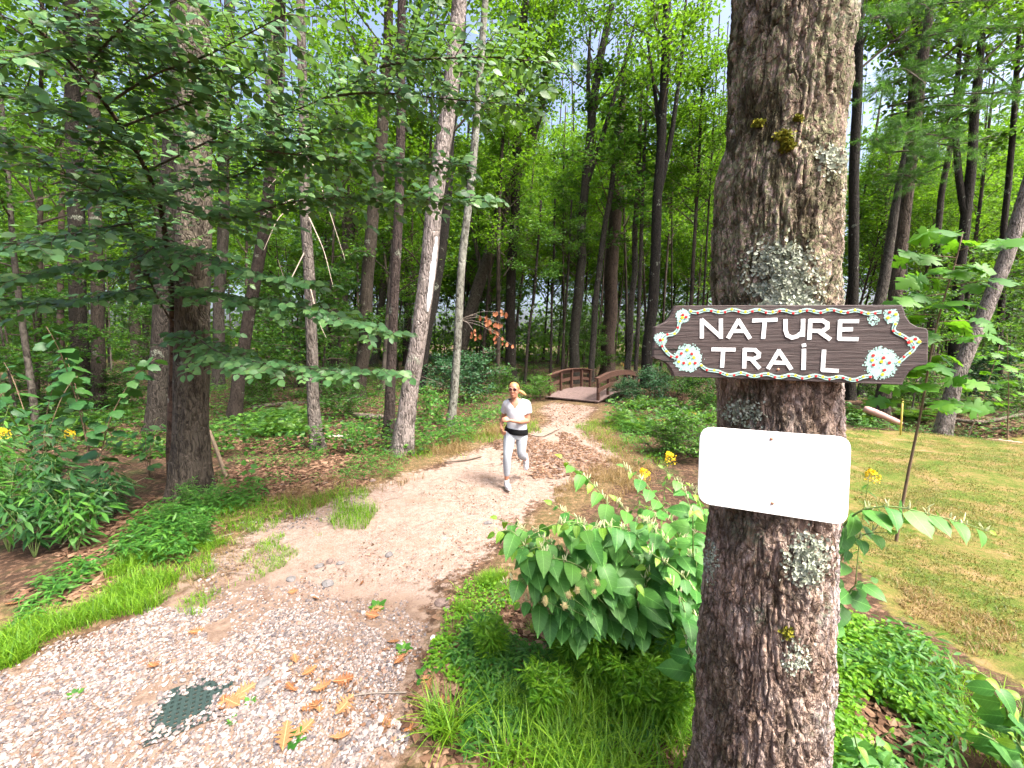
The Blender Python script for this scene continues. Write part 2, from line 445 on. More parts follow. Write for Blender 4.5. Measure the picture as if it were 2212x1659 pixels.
def pr_heart(t):
    if t <= 0: return .0
    if t < .12: return .62 + .38 * (t / .12) ** .5 * .55
    return max(0., (1 - ((t - .3) / .7) ** 2) if t > .3 else .83 + .17 * (t - .12) / .18) ** (1.0 if t < .85 else 1.35)
T_knot = leaf_t(9, .36, pr_heart, .1, .22)
T_knot2 = leaf_t(9, .32, pr_heart, .3, .45)
pr_ln = lambda t: math.sin(math.pi * t ** .75) if 0 < t < 1 else 0
T_lance = leaf_t(3, .11, pr_ln, .1, .25)
T_oval = leaf_t(4, .3, pr_ov, .05, .1)
_ml = [(0, 0), (-.06, .2), (.05, .28), (-.02, .52), (.14, .42), (.2, .3), (.32, .33), (.30, .48), (.45, .68), (.52, .52), (.64, .55), (.58, .40), (.56, .22), (.68, .24), (.72, .36), (.84, .2), (1.0, .0)]
def lobed(out, droop=.15):
    o = np.array(out + [(x, -y) for x, y in out[-2:0:-1]]); z = -droop * (o[:, 0] ** 2) - .10 * abs(o[:, 1])
    V = np.concatenate([[(.3, 0, .02)], np.column_stack([o, z])]); n = len(o)
    return V, [np.array([(0, i + 1, (i + 1) % n + 1) for i in range(n)])]
T_maple = lobed(_ml)
_bs = [(0, 0), (-.04, .16), (.08, .34), (.25, .44), (.42, .40), (.55, .46), (.62, .30), (.80, .2), (1, 0)]
T_broad = lobed(_bs, .25)
def oak_t(curl):
    t = np.linspace(0, 1, 15); w = [0, .03, .09, .06, .2, .08, .27, .07, .30, .07, .24, .06, .13, .05, 0]
    V = []; F = []
    for i, (a, h) in enumerate(zip(t, w)):
        h *= 1.45; z = curl * (a - .5) ** 2 * 2; sk = .05 if h > .1 else 0
        V += [(a + sk, -h, z + curl * h * 1.1), (a, 0, z), (a + sk, h, z + curl * h * .8)]
    for i in range(14):
        q = 3 * i; F += [(q, q + 3, q + 4, q + 1), (q + 1, q + 4, q + 5, q + 2)]
    return np.array(V), [np.array(F)]
T_oak = [oak_t(.08), oak_t(.22), oak_t(.36)]
T_lit = (np.array([(0, 0, .1), (.4, .3, .0), (.55, 0, .12), (1, .03, .02), (.45, -.33, .05)], float), [np.array([(0, 2, 1), (1, 2, 3), (0, 4, 2), (2, 4, 3)])])
_b3 = np.array([(0, -.5, 0), (0, .5, 0), (.4, -.38, 0), (.4, .38, 0), (.75, -.22, 0), (.75, .22, 0), (1, 0, 0)], float)
T_needle = (np.array([(0, -.5, 0), (0, .5, 0), (1, 0, 0)], float), [np.array([(0, 1, 2)])])

def tmesh(name, T, mat, smooth=True):
    o = obj(name, T[0], T[1], mat, None, None, smooth); me = o.data; bpy.data.objects.remove(o); me.name = name; return me

def blades(P, h, w, lean, rngl=rng, wind=(0, 0)):
    """curved grass blades: base points P, heights h -> V, F, owner"""
    N = len(P); a = rngl.uniform(0, 2 * np.pi, N); d = np.stack([np.cos(a), np.sin(a), 0 * a], -1); s = np.stack([-np.sin(a), np.cos(a), 0 * a], -1)
    t = np.array([0, .35, .7, 1.0]); ww = np.array([1, .8, .5, 0])
    V = np.zeros((N, 7, 3)); k = 0
    for ti, wi in zip(t, ww):
        c = P + np.array([0, 0, 1]) * (h * ti * (1 - .35 * lean * ti))[:, None] + d * (h * lean * ti ** 2)[:, None]
        if wi > 0:
            V[:, k] = c - s * (w * wi / 2)[:, None]; V[:, k + 1] = c + s * (w * wi / 2)[:, None]; k += 2
        else: V[:, k] = c
    off = (np.arange(N) * 7)[:, None, None]
    q = (np.array([[0, 1, 3, 2], [2, 3, 5, 4]])[None] + off).reshape(-1, 4); tr = (np.array([[4, 5, 6]])[None] + off).reshape(-1, 3)
    return V.reshape(-1, 3), [q, tr], np.repeat(np.arange(N), 7)

def project(P):
    P = np.asarray(P, float) - np.array([0, 0, CAMH])
    dep = P[..., 1] * _cp - P[..., 2] * _sp; up = P[..., 1] * _sp + P[..., 2] * _cp
    return CX + FPX * P[..., 0] / dep, CY - FPX * up / dep

# ------------------------------------------------------------------ the near tree that carries the signs
prof = np.array([(-60, 1584, 1862), (0, 1582, 1857), (130, 1576, 1845), (300, 1568, 1828), (400, 1545, 1827), (600, 1534, 1822), (760, 1546, 1825), (900, 1552, 1828), (1000, 1545, 1828),
                 (1120, 1530, 1820), (1200, 1520, 1815), (1400, 1510, 1812), (1550, 1504, 1802), (1659, 1498, 1797)], float)
DT = 1.68
def az(x, y): d = rays(x, y); return np.arctan2(d[..., 0], d[..., 1]), d[..., 2] / np.hypot(d[..., 0], d[..., 1])
aL, _ = az(prof[:, 1], prof[:, 0]); aR, _ = az(prof[:, 2], prof[:, 0]); _, sl = az((prof[:, 1] + prof[:, 2]) / 2, prof[:, 0])
pz = CAMH + sl * DT; pa = (aL + aR) / 2; pr = np.sin((aR - aL) / 2) * DT
o_ = np.argsort(pz); pz, pa, pr = pz[o_], pa[o_], pr[o_]
zz = np.concatenate([np.linspace(-.25, 3.7, 600), np.linspace(3.76, 13, 60)])
def ext(z, a):
    return np.interp(z, pz, a)
ax_a = ext(zz, pa); rad = ext(zz, pr)
rad = rad * np.where(zz > pz[-1], np.clip(1 - (zz - pz[-1]) * .075, .12, 1), 1) + .10 * np.exp(-np.clip(zz + .05, 0, 9) / .22)
axx = np.sin(ax_a) * DT + np.clip(zz - pz[-1], 0, 99) * .03; axy = np.cos(ax_a) * DT + np.clip(zz - pz[-1], 0, 99) * .02
k_ = np.ones(9) / 9
for arr in (rad, axx, axy):
    arr[10:-70] = np.convolve(np.pad(arr, 4, 'edge'), k_, 'valid')[10:-70]
NS = 270
th = np.arange(NS) / NS * 2 * np.pi; th = th + .55 * np.sin(th - math.radians(57) )   # denser towards the viewer
TH, ZZ = np.meshgrid(th, zz); R0 = rad[:, None] * np.ones_like(TH)
cs, sn = np.cos(TH), np.sin(TH)
d3 = np.stack([cs * R0, sn * R0, ZZ], -1)
warp = (fbm(d3 * np.array([9, 9, 5]), 3, 21) - .5)
q = d3 * np.array([46, 46, 6.5]) + warp[..., None] * 2.6
n1_ = fbm(q, 3, 31); n2_ = fbm(d3 * np.array([34, 34, 15]) + warp[..., None] * 2, 3, 41); n3_ = fbm(d3 * np.array([110, 110, 70]), 3, 51)
furrow = np.exp(-((n1_ - .5) / .055) ** 2)
plate = np.floor(n2_ * 9) / 9
disp = .007 * (n1_ - .5) * 2 - .012 * furrow + .017 * (plate - .45) + .012 * (n3_ - .5) + .018 * (fbm(d3 * np.array([4, 4, 2.2]), 2, 61) - .5)
fl = 1 + .16 * np.sin(TH * 5 + 1.0) * np.exp(-np.clip(ZZ, 0, 9) / .25)
RR = R0 * fl + disp * np.clip(R0 / .19, .3, 1.2)
Vt = np.stack([axx[:, None] + cs * RR, axy[:, None] + sn * RR, ZZ], -1)
i = np.arange(len(zz) - 1)[:, None] * NS; j = np.arange(NS)[None]; j2 = (j + 1) % NS
Qt = np.stack([i + j, i + j2, i + NS + j2, i + NS + j], -1).reshape(-1, 4)
m, nt, N, L, b = mat_base("sign_tree_bark")
co = coord(nt); cz = coord(nt, "Object", (1, 1, .25))
nb = noise_n(nt, 30, 6, .72, cz, .8); nf = noise_n(nt, 75, 5, .75, co); np_ = noise_n(nt, 4.0, 5, .65, co); nm_ = noise_n(nt, 7.0, 6, .75, coord(nt, "Object", (1, 1, .6)))
wv = N("ShaderNodeVectorMath"); wv.operation = 'MULTIPLY_ADD'; wn_ = N("ShaderNodeTexNoise"); wn_.inputs["Scale"].default_value = 14; wn_.inputs["Detail"].default_value = 4; L(co, wn_.inputs["Vector"]); L(wn_.outputs["Color"], wv.inputs[0]); wv.inputs[1].default_value = (.05, .05, .05); L(coord(nt, "Object", (1, 1, .28)), wv.inputs[2])
crk = vor_n(nt, 34, wv.outputs[0], 'DISTANCE_TO_EDGE'); crk2 = vor_n(nt, 85, wv.outputs[0], 'DISTANCE_TO_EDGE')
c = ramp(nt, nb, [(.32, (.11, .068, .047)), (.44, (.29, .195, .148)), (.53, (.45, .325, .262)), (.66, (.58, .46, .40))])
c = mix_c(nt, math_n(nt, 'MULTIPLY', smoothstep(nt, nf, .52, .66), .55), c, (.10, .065, .045))
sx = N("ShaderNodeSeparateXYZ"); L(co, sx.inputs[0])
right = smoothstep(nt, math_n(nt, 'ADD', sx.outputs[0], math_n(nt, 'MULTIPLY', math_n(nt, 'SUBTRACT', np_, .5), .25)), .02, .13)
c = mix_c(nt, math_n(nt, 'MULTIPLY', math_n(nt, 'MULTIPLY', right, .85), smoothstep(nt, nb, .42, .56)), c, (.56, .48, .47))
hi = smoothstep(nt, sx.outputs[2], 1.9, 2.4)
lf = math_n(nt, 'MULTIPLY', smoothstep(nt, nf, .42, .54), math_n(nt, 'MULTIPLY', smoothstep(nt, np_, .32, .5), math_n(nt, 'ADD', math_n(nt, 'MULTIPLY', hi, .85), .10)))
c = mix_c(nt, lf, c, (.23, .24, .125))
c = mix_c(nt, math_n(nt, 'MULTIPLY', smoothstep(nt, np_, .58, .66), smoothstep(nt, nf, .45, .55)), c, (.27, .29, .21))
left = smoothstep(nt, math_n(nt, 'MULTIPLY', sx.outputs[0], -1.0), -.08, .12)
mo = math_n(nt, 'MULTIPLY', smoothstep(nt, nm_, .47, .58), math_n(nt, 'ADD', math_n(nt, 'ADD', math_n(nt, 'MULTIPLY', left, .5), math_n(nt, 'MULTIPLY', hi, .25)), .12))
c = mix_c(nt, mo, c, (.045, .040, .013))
ck = math_n(nt, 'MAXIMUM', smoothstep(nt, math_n(nt, 'MULTIPLY', crk, -1.0), -.10, -.02), math_n(nt, 'MULTIPLY', smoothstep(nt, math_n(nt, 'MULTIPLY', crk2, -1.0), -.09, -.02), .45))
c = mix_c(nt, math_n(nt, 'MULTIPLY', ck, .5), c, (.035, .022, .015))
L(c, b.inputs["Base Color"]); b.inputs["Roughness"].default_value = .92; b.inputs["Specular IOR Level"].default_value = .2
bump(nt, math_n(nt, 'SUBTRACT', math_n(nt, 'ADD', nb, math_n(nt, 'MULTIPLY', nf, .7)), math_n(nt, 'MULTIPLY', ck, .9)), b, 1.0, .014)
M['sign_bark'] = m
TB = np.array([axx[25], axy[25], 0.0])
sign_tree = thing("tree", TB, "thick rough-barked tree carrying the two signs", "tree")
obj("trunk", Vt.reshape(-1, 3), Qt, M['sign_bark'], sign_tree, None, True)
NRM = np.cross(np.roll(Vt, -1, 1) - np.roll(Vt, 1, 1), np.gradient(Vt, axis=0)); NRM = unit(NRM)
PXx, PXy = project(Vt)
facing = (NRM * (np.array([0, 0, CAMH]) - Vt)).sum(-1) > 0
_fl = np.array([(0, -.5, 0), (.3, -.62, .12), (.7, -.45, .25), (1, -.1, .32), (.8, .4, .2), (.35, .6, .1), (0, .5, 0), (.45, 0, .02)], float)
T_flake = (_fl, [np.array([(7, 0, 1), (7, 1, 2), (7, 2, 3), (7, 3, 4), (7, 4, 5), (7, 5, 6), (7, 6, 0)])])
m_lich = leaf_mat("foliose_lichen", (.23, .265, .19), (.34, .37, .28), (.46, .48, .39), .05, .9, .1, (.5, .5, .4))
m_moss = leaf_mat("moss", (.10, .12, .012), (.17, .17, .02), (.26, .24, .03), .1, .9, .1, (.3, .3, .05))
def patch(name, cx, cy_, rx, ry, n, s, mat, lift=.0015, up=0.06):
    w = np.exp(-(((PXx - cx) / rx) ** 2 + ((PXy - cy_) / ry) ** 2) ** 1.5) * facing * (fbm(Vt * 30, 2, 77) > .36)
    w = w.ravel() / w.sum(); idx = rng.choice(len(w), n, p=w)
    P = Vt.reshape(-1, 3)[idx] + rng.normal(0, .003, (n, 3)); Nn = NRM.reshape(-1, 3)[idx]
    d = rng.normal(0, 1, (n, 3)); d -= (d * Nn).sum(1, keepdims=True) * Nn; d = unit(d) + Nn * up * rng.uniform(0, 2, (n, 1))
    V, F, ow = scatter(T_flake, P + Nn * lift, unit(d), Nn + rng.normal(0, .35, (n, 3)), s * rng.uniform(.6, 1.4, n))
    tag(obj(name, V, F, mat, sign_tree, rng.uniform(0, .99, n)[ow]), kind="stuff")
patch("lichen_patch", 1692, 606, 62, 66, 4600, .0070, m_lich)
patch("lichen_patch", 1745, 1212, 38, 46, 1300, .0075, m_lich)
patch("lichen_patch", 1700, 668, 60, 16, 1200, .008, m_lich, .010)
patch("lichen_patch", 1605, 893, 38, 22, 420, .007, m_lich)
patch("lichen_patch", 1792, 345, 28, 26, 420, .007, m_lich)
patch("lichen_patch", 1538, 1215, 12, 40, 260, .007, m_lich)
patch("lichen_patch", 1720, 1420, 26, 30, 300, .006, m_lich)
patch("moss_clump", 1693, 300, 12, 11, 600, .007, m_moss, .006, 1.2)
patch("moss_clump", 1702, 318, 9, 7, 350, .007, m_moss, .006, 1.2)
patch("moss_clump", 1640, 272, 6, 6, 160, .007, m_moss, .004, 1.0)
patch("moss_clump", 1722, 257, 5, 5, 120, .006, m_moss, .004, 1.0)
patch("moss_clump", 1700, 1365, 9, 9, 200, .006, m_moss, .004, 1.0)

# ------------------------------------------------------------------ signs: flat boards in one plane in front of the trunk
YAW = math.radians(9.5)
sP0 = at(1708, 745, 1.19); sN = np.array([-math.sin(YAW), -math.cos(YAW), 0.0]); sR = np.array([math.cos(YAW), -math.sin(YAW), 0.0]); sU = np.array([0, 0, 1.0])
def on_plane(px, py, off=0.0, P0=sP0, n=sN):
    d = rays(px, py); O = np.array([0, 0, CAMH]); Pp = P0 + n * off
    t = ((Pp - O) @ n) / (d @ n)
    return O + d * t[..., None]
def slab(name, px, mat, parent, thick, front=0.0, bevel=0.003):
    """board with outline traced in pixels of the sign plane"""
    P = on_plane(px[:, 0], px[:, 1]) + sN * front
    c = P.mean(0); n = len(P); inn = c + (P - c) * (1 - bevel / .2)
    V = np.concatenate([inn, P - sN * bevel, P - sN * thick])
    a = np.arange(n); b2 = (a + 1) % n
    F4 = np.concatenate([np.stack([a, b2, b2 + n, a + n], -1), np.stack([a + n, b2 + n, b2 + 2 * n, a + 2 * n], -1)])
    o = obj(name, V, [F4], mat, parent)
    import bmesh
    bm = bmesh.new(); bm.from_mesh(o.data); bm.verts.ensure_lookup_table()
    bm.faces.new([bm.verts[k] for k in range(n)]); bm.faces.new([bm.verts[2 * n + k] for k in range(n)][::-1])
    bmesh.ops.recalc_face_normals(bm, faces=bm.faces[:]); bm.to_mesh(o.data); bm.free()
    return o
S2 = lambda p: np.array(p, float) * .31408 + np.array([1371.5, 630.9])
m, nt, N, L, b = mat_base("weathered_brown_board")
cg = coord(nt, "Object", (3, 3, 60)); g1 = noise_n(nt, 2.2, 6, .6, cg, .6); g2 = noise_n(nt, 40, 3, .6, coord(nt))
c = ramp(nt, g1, [(.3, (.022, .014, .012)), (.5, (.045, .029, .026)), (.7, (.075, .053, .048))])
c = mix_c(nt, math_n(nt, 'MULTIPLY', smoothstep(nt, g2, .72, .78), .5), c, (.33, .31, .28))
L(c, b.inputs["Base Color"]); b.inputs["Roughness"].default_value = .7; bump(nt, g1, b, .35, .01)
M['board'] = m
out = S2([(275, 92), (1840, 88), (1855, 120), (1868, 165), (1900, 212), (1950, 240), (2005, 250), (2020, 260), (2024, 290), (2020, 485), (2008, 500), (1940, 515), (1890, 550), (1858, 600), (1845, 640),
          (262, 580), (250, 545), (222, 500), (180, 470), (132, 458), (118, 448), (130, 240), (155, 232), (210, 205), (245, 160), (262, 115)])
nt_sign = thing("nature_trail_sign", sP0 - sN * .03, "dark brown wooden sign with notched corners reading NATURE TRAIL", "sign")
slab("board", out, M['board'], nt_sign, .026)
m_white = plain("white_sign_paint", (.78, .78, .77), .5, .3, .03, 60)
m_mint = plain("mint_paint", (.36, .56, .50), .6, .3, .05, 60)
m_red = plain("red_paint", (.68, .03, .03), .5, .3, .1, 60)
m_yel = plain("yellow_paint", (.85, .72, .02), .5, .3, .1, 60)
m_blk = plain("black_paint", (.02, .03, .02), .5, .3, .1, 60)
def ribbon(mb, pts, w, front, thick=.0015):
    """painted stroke: raised bars along a pixel polyline"""
    for k, (a, c_) in enumerate(zip(pts[:-1], pts[1:])):
        A, B = on_plane(np.array([a[0], c_[0]]), np.array([a[1], c_[1]]), front + .0003 * (k % 3))
        d = unit(B - A); s = np.cross(d, sN); e = w / 2
        mb.box((A + B) / 2, (B - A) / 2 + d * e * .55, s * e, sN * thick / 2)
PXM = 1.19 / FPX * .3141 * 1.19      # metres per crop pixel on the board
letters = dict(N=[[(460, 190), (460, 312)], [(462, 192), (590, 308)], [(591, 190), (591, 314)]], A=[[(643, 312), (712, 194), (788, 314)], [(675, 268), (752, 268)]],
               T=[[(814, 196), (972, 190)], [(893, 195), (882, 314)]], U=[[(1035, 194), (1035, 262), (1048, 298), (1080, 314), (1115, 304), (1148, 278), (1155, 252)], [(1156, 192), (1154, 300)]],
               R=[[(1206, 194), (1199, 320)], [(1206, 196), (1290, 197), (1322, 215), (1322, 248), (1290, 268), (1206, 266)], [(1262, 268), (1338, 322)]],
               E=[[(1411, 198), (1405, 322)], [(1414, 200), (1532, 200)], [(1408, 258), (1490, 256)], [(1406, 322), (1528, 324)]])
letters2 = dict(T=[[(534, 394), (684, 396)], [(607, 398), (599, 512)]], R=[[(755, 394), (751, 518)], [(755, 396), (825, 398), (852, 422), (850, 446), (815, 460), (755, 456)], [(800, 460), (853, 520)]],
                A=[[(918, 522), (990, 404), (1072, 526)], [(950, 484), (1038, 488)]], I=[[(1162, 398), (1159, 528)], [(1161, 362), (1163, 370)]], L=[[(1300, 404), (1291, 536), (1392, 542)]])
for dct in (letters, letters2):
    for ch, strokes in dct.items():
        mb = MB()
        for s_ in strokes: ribbon(mb, S2(s_), 22 * PXM, .0012)
        tag(mb.build("letter", m_white, nt_sign), "white painted letter " + ch)
lines, reds, yels, blks = MB(), MB(), MB(), MB()
def disc(mb, p, r, front):
    c_ = on_plane(np.array(p[0]), np.array(p[1]), front); a = np.arange(9) / 9 * 2 * np.pi
    V = c_ + r * (np.cos(a)[:, None] * sR + np.sin(a)[:, None] * sU); mb.add(np.concatenate([V, [c_ + sN * .001]]), [np.array([(k, (k + 1) % 9, 9) for k in range(9)])])
def garland(path, amp=9, wl=170, step=47, ph=0):
    P = smooth_path(S2(path), 60); d = np.concatenate([[0], np.cumsum(np.hypot(*np.diff(P, axis=0).T))]) / .31408
    T = unit(np.gradient(P, axis=0)); nn = np.stack([-T[:, 1], T[:, 0]], -1)
    for sgn in (1, -1):
        W = P + nn * (sgn * 6 + amp * np.sin(d / wl * 2 * np.pi + ph))[:, None] * .31408
        ribbon(lines, W, (8.5 if sgn > 0 else 11) * PXM, .001)
    W = P + nn * (amp * np.sin(d / wl * 2 * np.pi + ph))[:, None] * .31408
    ribbon(blks, W, 3.5 * PXM, .0014)  # thin black painted line between the two mint ones
    k = 0
    for s_ in np.arange(10, d[-1], step):
        p = np.array([np.interp(s_, d, W[:, 0]), np.interp(s_, d, W[:, 1])]) + nn[int(np.interp(s_, d, np.arange(60)))] * (3 if k % 2 else -3) * .314
        disc(reds if k % 2 else yels, p, 7.5 * PXM, .0026); k += 1
garland([(375, 132), (700, 130), (1060, 134), (1400, 128), (1690, 146)])
garland([(312, 190), (302, 255), (270, 282), (215, 296), (182, 340), (192, 392), (240, 430), (285, 452)], 4, 150)
garland([(450, 500), (500, 520), (535, 556), (700, 566), (1000, 578), (1300, 584), (1560, 602), (1625, 580)])
garland([(1795, 210), (1776, 262), (1810, 292), (1868, 315), (1915, 345), (1925, 380), (1880, 425), (1850, 460), (1795, 486)], 4, 150)
for (x, y) in [(320, 422), (392, 424), (336, 488), (415, 488), (290, 445), (1640, 436), (1712, 452), (1642, 500), (1718, 536), (1752, 486), (330, 158), (352, 172), (1754, 138), (175, 330), (1930, 322), (1885, 345)]: disc(reds, S2((x, y)), 9 * PXM, .003)
for (x, y) in [(360, 398), (406, 450), (378, 490), (303, 478), (1634, 468), (1697, 478), (1704, 566), (326, 176), (1742, 176), (1796, 152), (1956, 342)]: disc(yels, S2((x, y)), 9 * PXM, .003)
for o_, k_n, k_m in ((lines, "garland_line", m_mint), (reds, "red_dots", m_red), (yels, "yellow_dots", m_yel), (blks, "garland_black_line", m_blk)): tag(o_.build(k_n, k_m, nt_sign), kind="stuff")
for (x, y, r, n) in [(365, 455, 95, 1500), (1695, 488, 112, 1900), (330, 165, 48, 330), (1765, 165, 52, 380), (178, 322, 44, 300), (1918, 342, 44, 300), (1640, 195, 40, 60)]:
    a = rng.uniform(0, 2 * np.pi, n); q = r * (np.sqrt(rng.uniform(0, 1, n)) * .82 + abs(rng.normal(0, .13, n)))
    p = S2(np.stack([x + q * np.cos(a), y + q * np.sin(a) * .95], -1)); P = on_plane(p[:, 0], p[:, 1], .0008) + sN * rng.uniform(0, .0006, n)[:, None]
    ang = rng.uniform(0, 6.28, n)[:, None]; d = np.cos(ang) * sR + np.sin(ang) * sU
    Tq = (np.array([(-.5, -.4, 0), (.4, -.5, 0), (.6, .2, 0), (0, .55, 0), (-.55, .3, 0)], float), [np.array([(0, 1, 2, 3, 4)])])
    V, F, ow = scatter(Tq, P, d, np.broadcast_to(sN, P.shape), rng.uniform(3.2, 9.5, n) * PXM)
    tag(obj("paint_splatter", V, F, m_mint, nt_sign), None, None, None, "stuff")
# cracks in the board
mb = MB()
ribbon(mb, S2([(122, 388), (190, 390), (330, 394)]), 3 * PXM, .0006); ribbon(mb, S2([(180, 472), (270, 476)]), 3 * PXM, .0006); ribbon(mb, S2([(1930, 352), (2020, 350)]), 3 * PXM, .0006)
tag(mb.build("crack", m_blk, nt_sign), kind="stuff")
# white sign
def rrect(c4, r=.07):
    c4 = np.array(c4, float); P = []
    for k in range(4):
        p, a, b_ = c4[k], c4[k - 1], c4[(k + 1) % 4]
        e1 = p + unit(a - p) * r; e2 = p + unit(b_ - p) * r
        for t in np.linspace(0, 1, 7): P.append((1 - t) ** 2 * e1 + 2 * t * (1 - t) * p + t * t * e2)
    return np.array(P)
m_wsign = plain("white_enamel", (.82, .82, .82), .35, .5, .015, 20)
w_sign = thing("white_sign", on_plane(np.array(1675.), np.array(1030.)) - sN * .02, "blank white metal sign with rounded corners screwed to the tree", "sign")
slab("plate", rrect([(1514, 922), (1843, 946), (1834, 1138), (1508, 1088)], 30), m_wsign, w_sign, .004, -.006, .001)
m_screw = plain("rusty_screw", (.42, .22, .14), .5, .5, .3, 200, 0, .6)
for (x, y) in [(1666, 948), (1668, 1087)]:
    c_ = on_plane(np.array(float(x)), np.array(float(y)), -.006); MB().tube([c_ - sN * .004, c_ + sN * .002, c_ + sN * .003], [.0048, .0048, .003], 10).build("screw", m_screw, w_sign)
for (x, y) in [(1371.5 + 985 * .314, 630.9 + 533 * .314), (1371.5 + 978 * .314, 630.9 + 140 * .314)]:
    c_ = on_plane(np.array(float(x)), np.array(float(y)), 0.0); MB().tube([c_ - sN * .01, c_ + sN * .0015, c_ + sN * .0025], [.004, .004, .002], 8).build("nail", m_screw, nt_sign)
mbb = MB()
for p in (sP0, on_plane(np.array(1675.), np.array(1030.))):
    pass

# ------------------------------------------------------------------ footbridge
m, nt, N, L, b = mat_base("stained_timber")
ng = noise_n(nt, 9, 5, .65, coord(nt, "Object", (2, 2, 2)))
L(ramp(nt, ng, [(.3, (.03, .011, .006)), (.55, (.06, .023, .012)), (.75, (.09, .04, .023))]), b.inputs["Base Color"]); b.inputs["Roughness"].default_value = .75; bump(nt, ng, b, .3, .01)
M['timber'] = m
M['deckwood'] = plain("weathered_deck_boards", (.15, .105, .096), .85, .2, .3, 14, .3)
bridge = thing("footbridge", (BRIDGE0[0], BRIDGE0[1], 0.0), "small arched brown wooden footbridge with railings at the end of the path", "bridge")
BL, BWID = 3.6, 1.95
u_k = np.array([0, .9, 1.8, 2.7, 3.6]); arch_k = np.array([0.0, .12, .15, .12, 0.0]) + .07
def bp(u, w, z): return np.array([*(BRIDGE0 + BU * u + BW * w), z])
archz = lambda u: float(np.interp(u, u_k, arch_k))
BU3, BW3 = np.array([*BU, 0]), np.array([*BW, 0])
npl = 26; pw = (BL + .3) / npl
for k in range(npl):
    u = -.15 + (k + .5) * pw; sl_ = (archz(u + .05) - archz(u - .05)) / .1; t = unit(BU3 + np.array([0, 0, sl_]))
    MB().box(bp(u, BWID / 2, archz(u) - .02), t * (pw / 2 - .005), BW3 * (BWID / 2 + .1), np.cross(t, BW3) * .019 * (-1), k / npl).build("plank", M['deckwood'], bridge)
for w in (.12, BWID - .12, BWID / 2):
    mb = MB()
    for a, c_ in zip(u_k[:-1], u_k[1:]):
        A, B = bp(a, w, archz(a) - .13), bp(c_, w, archz(c_) - .13); mb.box((A + B) / 2, (B - A) / 2 * 1.01, BW3 * .035, np.array([0, 0, .088]))
    mb.build("stringer", M['timber'], bridge)
for side, w in ((0, -.02), (1, BWID + .02)):
    first = None; sg = 1 if side == 0 else -1
    mb = MB()
    for a, c_ in zip(u_k[:-1], u_k[1:]):
        A, B = bp(a, w, archz(a) + .80), bp(c_, w, archz(c_) + .80); e = unit(B - A) * (.12 if a == 0 or c_ == BL else .0)
        if a == 0: A = A - e
        if c_ == BL: B = B + e
        mb.box((A + B) / 2, (B - A) / 2, BW3 * .085, np.array([0, 0, .018]))
    rail = mb.build("handrail", M['timber'], bridge)
    for nm_, zz_, hh in (("face_board", .70, .07), ("mid_board", .38, .065)):
        mb = MB()
        for a, c_ in zip(u_k[:-1], u_k[1:]):
            off = w - sg * .065
            A, B = bp(a, off, archz(a) + zz_), bp(c_, off, archz(c_) + zz_)
            if a == 0: A = A - unit(B - A) * .14
            if c_ == BL: B = B + unit(B - A) * .14
            mb.box((A + B) / 2, (B - A) / 2, BW3 * .019, np.array([0, 0, hh]))
        mb.build(nm_, M['timber'], bridge)
    for u in u_k:
        u2 = min(max(u, .04), BL - .04); lo = -.34 if u in (0, BL) else -.12
        MB().box(bp(u2, w, archz(u2) + (.78 + lo) / 2), BU3 * .044, BW3 * .044, np.array([0, 0, (.78 - lo) / 2])).build("post", M['timber'], bridge)

# ------------------------------------------------------------------ runner
def loft(rings, sides=20):
    """rings: (cx, cy, cz, rx, ry) horizontal ellipses"""
    a = np.arange(sides) / sides * 2 * np.pi; V = []
    for (x, y, z, rx, ry) in rings: V.append(np.stack([x + rx * np.cos(a), y + ry * np.sin(a), np.full(sides, z)], -1))
    n = len(rings); i = np.arange(n - 1)[:, None] * sides; j = np.arange(sides)[None]; j2 = (j + 1) % sides
    return np.concatenate(V), [np.stack([i + j, i + j2, i + sides + j2, i + sides + j], -1).reshape(-1, 4), np.array([np.arange(sides)[::-1], np.arange(sides) + (n - 1) * sides])]
def ball(c, r, n=12, rot=None):
    r = np.broadcast_to(np.asarray(r, float), (3,)); ph = np.linspace(.05, math.pi - .05, n); th_ = np.arange(2 * n) / (2 * n) * 2 * np.pi
    V = np.array([(math.sin(p) * math.cos(t), math.sin(p) * math.sin(t), math.cos(p)) for p in ph for t in th_]) * r
    if rot is not None: V = V @ np.asarray(rot).T
    s = 2 * n; i = np.arange(n - 1)[:, None] * s; j = np.arange(s)[None]; j2 = (j + 1) % s
    return V + np.asarray(c, float), [np.stack([i + j, i + s + j, i + s + j2, i + j2], -1).reshape(-1, 4), np.array([np.arange(s), (np.arange(s) + (n - 1) * s)[::-1]])]
def limb(mb, pts, radii, n=14, sides=14):
    P = resample(pts, n) if len(pts) < 4 else smooth_path(pts, n); d = np.linspace(0, 1, n)
    src = np.concatenate([[0], np.cumsum(np.linalg.norm(np.diff(np.asarray(pts), axis=0), axis=1))]); src /= src[-1]
    R = np.interp(d, src, radii); mb.tube(P, R, sides)
    for e in (0, -1): mb.add(*ball(P[e], R[e] * .99, 8))
